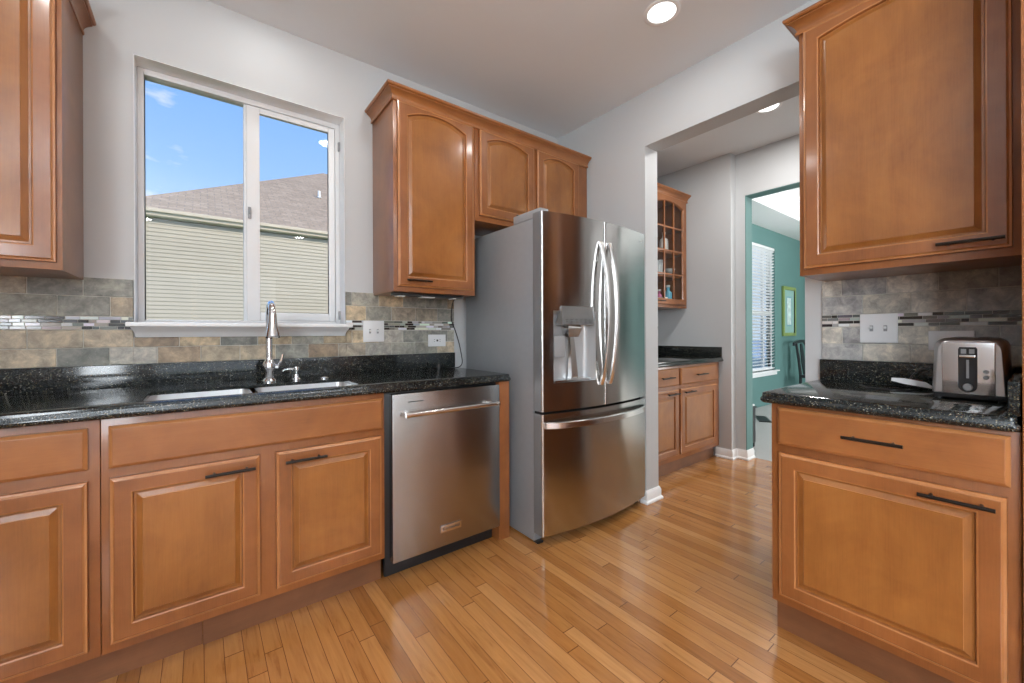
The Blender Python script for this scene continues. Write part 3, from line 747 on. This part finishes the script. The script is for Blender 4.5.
# ---------------------------------------------------------------- right-hand run (fronts face the camera side, -x)
XF = 1.730
def right_thing(name, label, cat, x, yend): return thing(name, label, cat, (x, yend, 0), R(-90))
YE = .632     # far end of the right-hand base; local x = YE - y
c = right_thing('base_cabinet', 'maple base cabinet under the toaster counter with drawer and door', 'cabinet', XF, YE)
WR = YE-.036
carcass(c, 0, WR, .125, .872, XB-XF-.004, True, .045)
d = make_door(c, .024, .722, .554, .138, flat=True, name='drawer'); make_handle(d, .298, .7925, .150)
d = make_door(c, .028, .158, .544, .535); make_handle(d, .478, .6605, .150)
c = thing('countertop', 'short black speckled granite countertop under the toaster', 'countertop', (XF-.034, .662, 0), R(-90))
b = MB(); cut_counter(b, 0, .662-.037, 0, XB-XF+.031, CT0, CT1); b.build('slab', GRAN, c, smooth=40)
b = MB(); b.box(.016, .662-.037, XB-XF+.034-.025, XB-XF+.034-.004, CT1+.0005, 1.012, .002); b.build('upstand', GRAN, c)
b = MB(); b.box(.662-.059, .662-.037, .030, XB-XF+.034-.026, CT1+.0005, 1.006, .002); b.build('side_upstand', GRAN, c)
c = right_thing('wall_cabinet', 'maple wall cabinet above the toaster with one wide arched door', 'cabinet', 2.018, .627)
WU = .627-.036
carcass(c, 0, WU, 1.378, 2.44, XB-2.018-.003, False)
d = make_door(c, .018, 1.405, .552, .992, arch=.024, rail=.056, top=.036); make_handle(d, .4815, 1.434, .150)
crown('crown_moulding', [lambda o: (XB-.003, .627+o+.0005), lambda o: (2.018-o-.0005, .627+o+.0005), lambda o: (2.018-o-.0005, .036)], 'maple crown moulding on the cabinet above the toaster')
c = right_thing('tall_cabinet', 'tall maple cabinet at the right edge of the photo', 'cabinet', 1.712, .034)
carcass(c, 0, 1.15, .115, 2.44, XB-1.712-.004, True, .045)
for x in (.04, .585): d = make_door(c, x, .146, .525, 1.35); d2 = make_door(c, x, 1.52, .525, .88, arch=.045); make_handle(d2, x+.26, 1.56)

# toaster
c = thing('toaster', 'brushed steel two-slot toaster on the right counter', 'toaster', (1.985, .149, CT1), R(-90))
def rrect(w, z0, z1, r, taper=0, n=6):
    pts = [(-w/2-taper, z0), (w/2+taper, z0)]
    for cx, a0 in ((w/2-r, 0), (-w/2+r, pi/2)):
        for k in range(n+1): a = a0+k*pi/2/n; pts.append((cx+r*cos(a), z1-r+r*sin(a)))
    return pts
b = MB()
P0 = rrect(.146, .022, .200, .034, .007); P1 = rrect(.162, .020, .207, .034, .005)
def at(P, y): return [(x, y, z) for x, z in P]
b.loft([at(rrect(.138, .024, .196, .034, .007), .004), at(P0, .008), at(P1, .030), at(P1, .235), at(P0, .262)]); b.build('body', steel('toaster_shell', (.52, .52, .53), .28, 0), c)
b = MB(); b.box(-.059, .058, -.004, .010, .022, .190, .003); fp = b.build('front_panel', plain('polished_steel', (.74, .74, .75), .12, 1.0, var=.01), c); fp['label'] = 'bright polished end panel'
b = MB()
pl = [(-.018, .176), (-.021, .170), (-.021, .050)]+[(.021*-cos(a), .050-.021*sin(a)) for a in [pi*k/10 for k in range(1, 10)]]+[(.021, .050), (.021, .170), (.018, .176)]
b.prism([(x-.001, z) for x, z in pl], -.0065, -.0042, 'y'); lr = b.build('lever_slot', BLACKPL, fp); lr['label'] = 'black lever recess'
b = MB(); b.box(-.019, .017, -.018, -.0066, .143, .151, .002); b.build('lever', CHROME, lr)
b = MB(); b.box(-.004, .002, -.0075, -.0066, .075, .135); b.box(-.016, -.004, -.0072, -.0066, .155, .170); b.box(.002, .014, -.0072, -.0066, .155, .170); b.build('slot_detail', GREYPL, lr)
b = MB(); b.lathe([(0, -.012), (.010, -.012), (.012, -.0066), (0, -.0066)], (-.001, 0, .046), 20, 'y'); b.build('dial', GREYPL, lr)
for z in (.098, .080):
    b = MB(); b.lathe([(0, -.009), (.006, -.009), (.007, -.0042), (0, -.0042)], (.038, 0, z), 16, 'y'); b.build('button', GREYPL, fp)
b = MB(); b.box(-.081, .081, .010, .262, .006, .024, .004)
for x in (-.07, .07):
    for y in (.03, .24): b.cyl((x, y, .0005), (x, y, .008), .010, 12)
b.build('base', BLACKPL, c)
b = MB()
for x in (-.03, .03): b.box(x-.013, x+.013, .05, .23, .2071, .2078)
b.build('bread_slot', DARKHOLE, c)
# cord of the toaster and the white tag beside it
cu = [(2.255, .20, .95), (2.28, .235, 1.0), (2.27, .30, .985), (2.262, .325, .95), (2.25, .30, .925), (2.20, .30, .9185), (2.10, .34, .9185), (2.12, .42, .9185), (2.2, .47, .9185)]
b = MB(); b.tube(smoothpath(cu), .0035, 8); tag(b.build('power_cord', BLACKPL), 'black looped cord behind the toaster on the right counter', 'cord')
c = thing('packet', 'small white packet lying on granite left of the toaster', 'packet', (2.205, .312, CT1+.016), R(105))
c.rotation_euler = (R(-4), R(9), R(-78)); c.scale = (.82, .9, 1)
b = MB(); b.loft([[(-.075, -.022, .006), (-.075, .022, .006), (-.075, .022, .018), (-.075, -.022, .018)], [(-.03, -.03, .002), (-.03, .03, .002), (-.03, .028, .024), (-.03, -.028, .024)], [(.04, -.03, .002), (.04, .03, .002), (.04, .028, .022), (.04, -.028, .022)], [(.08, -.012, .001), (.08, .012, .001), (.08, .012, .004), (.08, -.012, .004)]])
b.build('pouch', PLATE, c)
b = MB(); b.box(-.02, .03, -.008, .004, .0243, .0248); b.build('label_stripe', plain('orange_print', (.6, .16, .07), .5), c)

# ---------------------------------------------------------------- recessed lights
def can(x, y, label, energy=None):
    c = thing('recessed_light', label, 'ceiling light', (x, y, CZ), 0, 'recessed ceiling lights')
    b = MB(); b.lathe([(.068, -.004), (.078, -.006), (.088, -.003), (.088, -.0005), (.068, -.0005), (.068, -.004)], n=32, caps=False); b.build('trim_ring', WHITE, c)
    b = MB(); b.lathe([(0, -.0025), (.067, -.0025), (.067, -.001), (0, -.001)], n=32); b.build('lens', LENS, c)
    lamp('recessed_lamp', 'AREA', (x, y, CZ-.012), (0, 0, 0), energy or CAN_E, (1, .985, .96), shape='DISK', size=.13)
can(1.842, 1.16, 'lit recessed ceiling light in front of the refrigerator', 3.5)
can(3.215, 1.19, 'lit recessed ceiling light in the hall beyond the opening', 20)
can(3.215, -.45, 'added recessed fill light at the hidden end of the hall', 20)  # added out of view to brighten the hall
can(.262, 2.150, 'lit recessed ceiling light above the sink window', 1.2)
for x, y, q in ((.85, 1.45, 'added recessed fill light, second kitchen ceiling light from the refrigerator'), (-.55, 1.35, 'added recessed fill light over the left end of the long counter'), (-.6, -2.4, 'added recessed fill light near the side window'), (1.3, -2.4, 'added recessed fill light near the tall cabinet')): can(x, y, q, 5.5)  # extra out-of-view ceiling lights added to brighten the kitchen

# added out-of-view uplighters that bounce fill light off the ceilings
for x, y, lb in ((-.9, -1.2, 'added black fill uplighter behind the camera by the added side window'), (1.75, -2.9, 'added black fill uplighter behind the camera by the added patio door'), (6.2, .6, 'added black fill uplighter out of view in the dining room')):
    c = thing('added_uplighter', lb, 'lamp', (x, y, 0))
    b = MB(); b.lathe([(0, .0005), (.14, .0005), (.14, .015), (.03, .03), (0, .03)], n=28); b.build('base', BLACKPL, c)
    b = MB(); b.cyl((0, 0, .03), (0, 0, 1.66), .012, 12); b.build('pole', BLACKPL, c)
    b = MB(); b.lathe([(.02, 1.64), (.10, 1.68), (.15, 1.75), (.145, 1.75), (.095, 1.69), (.015, 1.655)], n=28); b.build('shade', BLACKPL, c)
    lamp('uplighter_fill', 'AREA', (x, y, 1.745), (R(180), 0, 0), 40 if x > 4 else UP_E, (.875, .945, 1), shape='DISK', size=.26)

# ---------------------------------------------------------------- hall cabinets
YH = 1.795
c = thing('base_cabinet', 'maple base cabinet in the hall with two drawers over two doors', 'cabinet', (0, YH, 0))
carcass(c, 2.515, 3.738, .115, .872, YA-YH-.004)
for x0, x1, hx, hw in ((2.545, 3.046, 2.937, 2.86), (3.078, 3.668, 3.180, 3.375)):
    d = make_door(c, x0, .716, x1-x0, .138, flat=True, name='drawer'); make_handle(d, hw, .787, .165)
    d = make_door(c, x0, .155, x1-x0, .530); make_handle(d, hx, .655, .155)
c = thing('countertop', 'dark granite countertop in the hall', 'countertop', (0, 0, 0))
b = MB(); cut_counter(b, 2.505, XC-.003, YH-.032, YA-.003, CT0, CT1); b.build('slab', GRAN, c, smooth=40)
b = MB(); b.box(2.505, XC-.024, YA-.024, YA-.003, CT1+.0005, 1.012, .002); b.build('upstand', GRAN, c)
b = MB(); b.box(XC-.023, XC-.003, YH-.015, YA-.003, CT1+.0005, 1.006, .002); b.build('side_upstand', GRAN, c)
c = thing('wall_cabinet', 'maple wall cabinet in the hall with glazed grid doors', 'cabinet', (0, YU, 0))
HX0, HX1 = 2.60, 3.762; dep = YA-YU-.003
DKW = wood('cabinet_inside', (.36, .32, .26), (.42, .38, .31), (.48, .43, .36))
b = MB()
b.box(HX0, HX0+.018, .02, dep, 1.372, 2.44); b.box(HX1-.018, HX1, .02, dep, 1.372, 2.44)
b.box(HX0+.018, HX1-.018, .02, dep, 1.372, 1.395); b.box(HX0+.018, HX1-.018, .02, dep, 2.42, 2.44)
b.box(HX0, HX0+.05, 0, .02, 1.372, 2.44); b.box(HX1-.06, HX1, 0, .02, 1.372, 2.44); b.box(HX0+.05, HX1-.06, 0, .02, 1.372, 1.41); b.box(HX0+.05, HX1-.06, 0, .02, 2.39, 2.44)
b.box(3.12, 3.18, 0, .02, 1.41, 2.39)
b.build('body', MW, c)
b = MB(); b.box(HX0+.018, HX1-.018, dep-.012, dep-.002, 1.395, 2.42); b.build('back_panel', DKW, c)
b = MB()
for z in (1.670, 1.895, 2.135): b.box(HX0+.019, HX1-.019, .03, dep-.013, z-.009, z+.009, .001)
b.build('shelf', MW, c)
def glazed_door(x0, x1, z0, z1, par, arch=.045):
    b = MB(); rail = .052; t = .02; n = 14
    w, h = x1-x0, z1-z0
    seq = [(rail+.004, -.002, arch), (0, -.0005, 0), (0, -t+.006, 0), (.006, -t, 0), (rail-.005, -t, arch), (rail, -t+.005, arch), (rail+.004, -.002, arch)]
    lp = door_loops(w, h, seq, arch, x0, z0)
    b.loft(lp, cap0=False, cap1=False)
    gx0, gx1, gz0, gz1 = x0+rail, x1-rail, z0+rail, z1-rail
    for k in (1, 2): x = gx0+(gx1-gx0)*k/3; b.box(x-.008, x+.008, -t+.004, -.003, gz0-.002, gz1-.004, .002)
    for k in (1, 2, 3): z = gz0+(gz1-.03-gz0)*k/4+.01; b.box(gx0-.002, gx1+.002, -t+.005, -.003, z-.008, z+.008, .002)
    d = b.build('door', MW, par)
    bx('glass_pane', (gx0-.001, gx1+.001, -.008, -.005, gz0-.001, gz1-.002), GLASS, d)
    return d
d = glazed_door(2.630, 3.140, 1.400, 2.405, c); make_handle(d, 3.03, 1.428, .15)
d = glazed_door(3.160, 3.722, 1.400, 2.405, c); make_handle(d, 3.25, 1.428, .15)
crown('crown_moulding', [lambda o: (HX0, YU-o-.0005), lambda o: (XC-.003, YU-o-.0005)], 'maple crown moulding on the glazed hall cabinet')
# bottles and glasses on its shelves
def ware(name, label, x, y, z, prof, m, lid=None, lm=None):
    c = thing(name, label, name.split('_')[-1], (x+.07, y, z+.0005), 0, 'ware inside the glazed hall cabinet')
    b = MB(); b.lathe(prof, n=18); b.build('body', m, c)
    if lid: b = MB(); b.lathe(lid, n=16); b.build('cap', lm, c)
CLEARG = plain('pale_glass_ware', (.55, .60, .60), .12, var=.02); MILKY = plain('white_ware', (.75, .74, .70), .3, var=.02)
PINK = plain('pink_plastic', (.60, .16, .30), .35, var=.02); AQUA = plain('aqua_glass', (.12, .42, .55), .2, var=.05); GREENG = plain('green_glass', (.06, .20, .09), .2, var=.05)
def bottle(r, h, nk): return [(0, 0), (r, 0), (r, h*.6), (r*.9, h*.68), (nk, h*.78), (nk, h*.95), (0, h*.95)]
def capp(nk, h): return [(0, h*.951), (nk*1.3, h*.951), (nk*1.3, h*1.05), (0, h*1.05)]
S1, S2, S3, S0 = 1.6795, 1.9045, 2.1445, 1.3955
ware('clear_bottle', 'white bottle with a pale cap, upper shelf of glazed cabinet', 3.475, 2.22, S2, bottle(.040, .19, .014), MILKY, capp(.014, .19), MILKY)
ware('glass_jar', 'pale jar beside the white bottle, upper shelf of glazed cabinet', 3.33, 2.24, S2, bottle(.035, .12, .024), MILKY, capp(.024, .12), GREYPL)
ware('tall_glass', 'pale tall glass at the pillar side, middle shelf of glazed cabinet', 3.32, 2.22, S1, [(0, 0), (.028, 0), (.034, .13), (.031, .13), (.026, .006), (0, .006)], CLEARG)
ware('tall_glass', 'pale tall glass in the middle, middle shelf of glazed cabinet', 3.41, 2.23, S1, [(0, 0), (.030, 0), (.036, .15), (.033, .15), (.028, .006), (0, .006)], CLEARG)
ware('glass_bowl', 'small footed glass bowl, middle shelf of glazed cabinet', 3.545, 2.20, S1, [(0, 0), (.028, 0), (.02, .01), (.012, .03), (.04, .05), (.05, .075), (.046, .075), (.036, .055), (0, .04)], CLEARG)
ware('green_bottle', 'dark green bottle, bottom shelf of glazed cabinet', 3.34, 2.26, S0, bottle(.035, .24, .013), GREENG, capp(.013, .24), BLACKPL)
ware('pink_bottle', 'pink bottle, bottom shelf of glazed cabinet', 3.425, 2.24, S0, bottle(.026, .15, .010), PINK, capp(.010, .15), MILKY)
ware('aqua_bottle', 'aqua blue bottle, bottom shelf of glazed cabinet', 3.51, 2.20, S0, bottle(.038, .19, .016), AQUA, capp(.016, .19), MILKY)
ware('cream_bowl', 'cream bowl, bottom shelf of glazed cabinet', 3.335, 2.165, S0, [(0, 0), (.03, 0), (.03, .008), (.055, .05), (.06, .07), (.056, .07), (.045, .045), (0, .012)], MILKY)

# ---------------------------------------------------------------- dining room
w = bpy.data.objects.new('window_2', None); COL.objects.link(w); struct(w, 'white dining room window with half-open blinds', 'window')
b = MB()
for x0, x1, z0, z1 in ((DX0, DX0+.04, DZ0, DZ1), (DX1-.04, DX1, DZ0, DZ1), (DX0+.04, DX1-.04, DZ1-.04, DZ1), (DX0+.04, DX1-.04, DZ0, DZ0+.05), (DX0+.04, DX1-.04, 1.425, 1.475)):
    b.box(x0, x1, DY+.05, DY+.10, z0, z1, .003)
b.box(7.02, 7.06, DY+.055, DY+.095, DZ0+.05, DZ1-.04, .003)
b.build('window_frame', VINYL, w)
bx('window_pane', (DX0+.03, DX1-.03, DY+.07, DY+.074, DZ0+.04, DZ1-.03), GLASS, w)
b = MB(); b.box(DX0-.05, DX1+.05, DY-.05, DY+.05, DZ0-.02, DZ0, .004); b.box(DX0-.03, DX1+.03, DY-.016, DY-.0005, DZ0-.075, DZ0-.02, .003); b.build('window_sill', WHITE, w)
c = thing('window_blind', 'white slatted blind hanging in the dining room window', 'blind', (0, 0, 0))
b = MB(); b.box(DX0+.006, DX1-.006, DY+.002, DY+.045, DZ1-.045, DZ1-.003, .003); b.build('headrail', WHITE, c)
b = MB(); z = DZ1-.07; tilt = R(-30)
while z > DZ0+.06:
    q = [(-.023*cos(tilt), -.023*sin(tilt)), (.023*cos(tilt), .023*sin(tilt)), (.023*cos(tilt)-.001, .023*sin(tilt)+.0025), (-.023*cos(tilt)-.001, -.023*sin(tilt)+.0025)]
    b.prism([(DY+.024+u, z+v) for u, v in q], DX0+.010, DX1-.010, 'x'); z -= .048
b.build('slats', WHITE, c, smooth=0)
b = MB()
for x in (DX0+.15, DX1-.15): b.box(x-.003, x+.003, DY+.0, DY+.0015, DZ0+.03, DZ1-.04)
b.box(DX0+.010, DX1-.010, DY+.006, DY+.042, DZ0+.02, DZ0+.036, .003); b.build('bottom_rail', WHITE, c)
GREENF = plain('lime_green_frame', (.22, .30, .09), .45, var=.05); MATB = plain('pale_blue_mat', (.25, .43, .40), .7, var=.03); ART = plain('pale_print', (.55, .68, .66), .7, var=.25, scale=14)
c = thing('framed_picture', 'tall picture in lime green frame on the teal wall', 'picture', (7.87, DY, 1.485))
b = MB(); hw, hh, fw = .278, .412, .055
for x0, x1, z0, z1 in ((-hw, -hw+fw, -hh, hh), (hw-fw, hw, -hh, hh), (-hw+fw, hw-fw, hh-fw, hh), (-hw+fw, hw-fw, -hh, -hh+fw)): b.box(x0, x1, -.035, -.001, z0, z1, .005)
b.build('frame', GREENF, c)
bx('mat_board', (-hw+fw, hw-fw, -.016, -.004, -hh+fw, hh-fw), MATB, c); bx('print', (-.11, .11, -.018, -.0165, -.25, .25), plain('print_border', (.18, .36, .42), .7), c); bx('print_panel', (-.085, .085, -.0195, -.0185, -.225, .225), ART, c)
# chair
c = thing('dining_chair', 'black wooden dining chair below the green-framed picture', 'chair', (7.86, 2.38, .002))
b = MB(); b.box(-.23, .23, -.44, -.01, .40, .45, .015); b.build('seat', DARKWOOD, c)
for sx in (-1, 1):
    b = MB(); b.tube([(sx*.20, -.41, .402), (sx*.20, -.41, .2), (sx*.20, -.41, 0)], [.022, .019, .015], 10); b.build('leg', DARKWOOD, c)
    b = MB(); b.tube([(sx*.20, .03, 0), (sx*.20, .0, .2), (sx*.20, -.005, .44), (sx*.205, .02, .7), (sx*.215, .05, .95)], [.017, .02, .022, .02, .019], 10); b.build('back_post', DARKWOOD, c)
b = MB(); lo = []
for k in range(13):
    s = k/12*2-1; x = .27*s; y = .05+.02*s*s; z = .955+.035*(1-s*s)-.012*abs(s)**6
    lo.append([(x, y-.014, z-.03), (x, y+.014, z-.03), (x, y+.012, z+.02), (x, y-.012, z+.02)])
b.loft(lo); b.build('top_rail', DARKWOOD, c)
b = MB(); lo = []
for s in (0, .25, .5, .75, 1): 
    hwid = .05+.03*sin(s*pi)-.015*s; y = .0+.05*s; z = .445+.50*s; lo.append([(-hwid, y-.007, z), (hwid, y-.007, z), (hwid, y+.007, z), (-hwid, y+.007, z)])
b.loft(lo); b.build('splat', DARKWOOD, c)
# floor vent and low black stand
c = thing('floor_vent', 'dark metal vent set in the grey dining room carpet', 'vent', (5.82, 2.23, .002), R(30))
b = MB(); b.box(-.20, .20, -.07, .07, .0005, .008, .003); b.build('frame', BRONZE, c)
b = MB(); 
for k in range(9): b.box(-.17+k*.0425-.012, -.17+k*.0425+.012, -.05, .05, .0082, .010)
b.build('grille', BLACKPL, c)
c = thing('low_stand', 'low black stand with a pale top beside the dining doorway', 'stand', (4.255, 1.886, .002))
b = MB(); b.box(-.135, .135, -.140, .14, .04, .39, .004)
b.box(-.145, .145, -.15, .15, .385, .402, .003); b.build('body', BLACKPL, c)
b = MB(); b.box(-.13, .13, -.135, .135, .4025, .42, .004); b.build('cushion', WHITE, c)
for sx in (-1, 1):
    for sy in (-1, 1): bx('leg', (sx*.115-.015, sx*.115+.015, sy*.12-.015, sy*.12+.015, 0, .0395), BLACKPL, c)

# ---------------------------------------------------------------- outside
LAWN = plain('lawn_grass', (.13, .22, .06), .95, var=.35, scale=40)
b = MB(); b.box(-40, 60, 2.9, 70, -.75, -.55); struct(b.build('lawn', LAWN, smooth=0), 'green lawn outside the windows', 'lawn')
b = MB(); b.box(-40, 60, -30, -4.3, -.75, -.2); struct(b.build('lawn', LAWN, smooth=0), 'green lawn behind the kitchen', 'lawn')
SID = plain('sage_siding', (.43, .385, .315), .6, var=.03, scale=1.5)
def roofmat():
    m, nt, b = mat('brown_shingles'); setp(b, None, .9)
    t = N(nt, 'TexCoord'); mpn = N(nt, 'Mapping'); nt.links.new(t.outputs['UV'], mpn.inputs[0])
    br = N(nt, 'TexBrick'); br.inputs['Scale'].default_value = 1; br.inputs['Brick Width'].default_value = .30; br.inputs['Row Height'].default_value = .14; br.inputs['Mortar Size'].default_value = .010
    br.inputs['Color1'].default_value = (.31, .235, .17, 1); br.inputs['Color2'].default_value = (.41, .315, .23, 1); br.inputs['Mortar'].default_value = (.25, .20, .17, 1)
    nt.links.new(mpn.outputs[0], br.inputs['Vector'])
    f = noise(nt, mpn.outputs[0], 9, 5, .7)
    nt.links.new(mixc(nt, 1.0, br.outputs['Color'], ramp(nt, f, [(.3, (.8, .8, .8)), (.7, (1.2, 1.2, 1.2))]), 'MULTIPLY'), b.inputs['Base Color'])
    return m
ROOF = roofmat(); FASCIA = plain('cream_fascia', (.60, .51, .40), .5, var=.03)
EZ, EY, WY, PT = 3.99, 12.16, 12.34, .60
HXc, PKx = -1.62, 4.25        # left end of the eave and x of the roof peak
c = thing('neighbour_house', 'neighbouring sage-sided house with brown shingle roof outside the window', 'house', (0, 0, 0))
WLX = HXc+.10
b = MB(); z = -.7; lap = .093
while z < EZ-.30:
    b.prism([(WY, z), (WY-.016, z), (WY-.016, z+.018), (WY-.002, z+lap), (WY, z+lap)], WLX, 14, 'x'); z += lap
b.box(WLX, 14, WY, WY+.2, -.7, EZ-.2); b.box(WLX, WLX+.2, WY+.2, 22, -.7, EZ-.2); b.build('wall', SID, c, smooth=0)
b = MB(); b.box(HXc, 14, EY, EY+.05, EZ-.16, EZ, .004); b.box(HXc, 14, EY-.06, EY, EZ-.085, EZ-.005, .012); b.build('gutter', FASCIA, c)
b = MB(); b.box(HXc, 14, EY+.05, WY+.02, EZ-.17, EZ-.155); b.build('soffit', FASCIA, c)
b = MB()
def roofz(y): return EZ+PT*(y-EY)
pk = (PKx, EY+6.93, roofz(EY+6.93)); rg = (14, EY+6.93, roofz(EY+6.93)); e0 = (HXc, EY, EZ); e1 = (14, EY, EZ); bk = (HXc, EY+13.86, EZ); bk1 = (14, EY+13.86, EZ)
vs = {k: b.bm.verts.new(p) for k, p in dict(e0=e0, e1=e1, rg=rg, pk=pk, bk=bk, bk1=bk1).items()}
uvl = b.bm.loops.layers.uv.new('UVMap')
for f in (('e0', 'e1', 'rg', 'pk'), ('bk', 'e0', 'pk'), ('bk1', 'bk', 'pk', 'rg')):
    fc = b.bm.faces.new([vs[k] for k in f])
    for l in fc.loops: l[uvl].uv = (l.vert.co.x if f[0] != 'bk' else l.vert.co.y, (l.vert.co.z-EZ)/PT*1.166)
bmesh.ops.solidify(b.bm, geom=b.bm.faces[:], thickness=.04)
b.build('roof', ROOF, c, smooth=0)
vx, vy = 3.27, 15.26
b = MB(); b.cyl((vx, vy, roofz(vy)-.05), (vx, vy, roofz(vy)+.24), .045, 14); b.lathe([(.0, 0), (.09, 0), (.05, .04), (0, .04)], (vx, vy, roofz(vy)-.0), 14); b.build('vent_pipe', WHITE, c)
# parked car beyond the dining room window
c = thing('car', 'pale parked car seen through the dining room blinds', 'car', (15.6, 5.9, -.55), R(25))
CARP = plain('pale_car_paint', (.62, .68, .72), .2, .2, .5, var=.01)
b = MB()
side = [(-2.1, .25), (2.1, .25), (2.15, .62), (1.9, .80), (1.0, .92), (.45, 1.36), (-.9, 1.40), (-1.6, .98), (-2.1, .90), (-2.18, .6)]
b.loft([[(x*.985, y_, z) for x, z in side] if abs(y_) > .8 else [(x, y_, z) for x, z in side] for y_ in (-.86, -.78, .78, .86)]); b.build('body', CARP, c)
b = MB()
for y_ in (-.868, .868): b.prism([(.85, .95), (.42, 1.30), (-.85, 1.33), (-1.3, .98)], min(y_, y_*.99), max(y_, y_*.99), 'y')
b.build('side_window', BLACKPL, c)
for x in (-1.35, 1.35):
    for y_ in (-.80, .80):
        b = MB(); b.lathe([(0, -.1), (.30, -.1), (.33, -.07), (.33, .07), (.30, .1), (0, .1)], (x, y_, .33), 20, 'y'); b.build('wheel', BLACKPL, c)
# unseen patio door and windows, added as openings for the fill lamps
w = bpy.data.objects.new('added_door_1', None); COL.objects.link(w); struct(w, 'white patio door added behind the camera for fill light', 'door')
b = MB()
for x0, x1, z0, z1 in ((-1.35, -1.28, 0, 2.25), (1.08, 1.15, 0, 2.25), (-1.28, 1.08, 2.18, 2.25), (-1.28, 1.08, 0, .08), (-.14, -.06, .08, 2.18)): b.box(x0, x1, -4.08, -4.0, z0, z1, .003)
b.build('added_door_frame', VINYL, w)
bx('added_door_pane', (-1.3, 1.1, -4.05, -4.045, .05, 2.2), GLASS, w)
w = bpy.data.objects.new('added_window_3', None); COL.objects.link(w); struct(w, 'white side window added behind the camera for fill light', 'window')
b = MB()
for y0, y1, z0, z1 in ((-2.7, -2.65, .95, 2.15), (-1.15, -1.1, .95, 2.15), (-2.65, -1.15, 2.1, 2.15), (-2.65, -1.15, .95, 1.0), (-1.92, -1.88, 1.0, 2.1)): b.box(-1.72, -1.66, y0, y1, z0, z1, .003)
b.build('window_frame', VINYL, w)
bx('window_pane', (-1.69, -1.686, -2.66, -1.14, .99, 2.11), GLASS, w)
w = bpy.data.objects.new('added_window_4', None); COL.objects.link(w); struct(w, 'unseen white dining room window added opposite the blinds for fill light', 'window')
b = MB()
for x0, x1, z0, z1 in ((5.2, 5.25, .6, 2.4), (7.95, 8.0, .6, 2.4), (5.25, 7.95, 2.35, 2.4), (5.25, 7.95, .6, .65), (6.58, 6.62, .65, 2.35)): b.box(x0, x1, -2.16, -2.1, z0, z1, .003)
b.build('window_frame', VINYL, w)
bx('window_pane', (5.22, 7.98, -2.13, -2.126, .62, 2.38), GLASS, w)
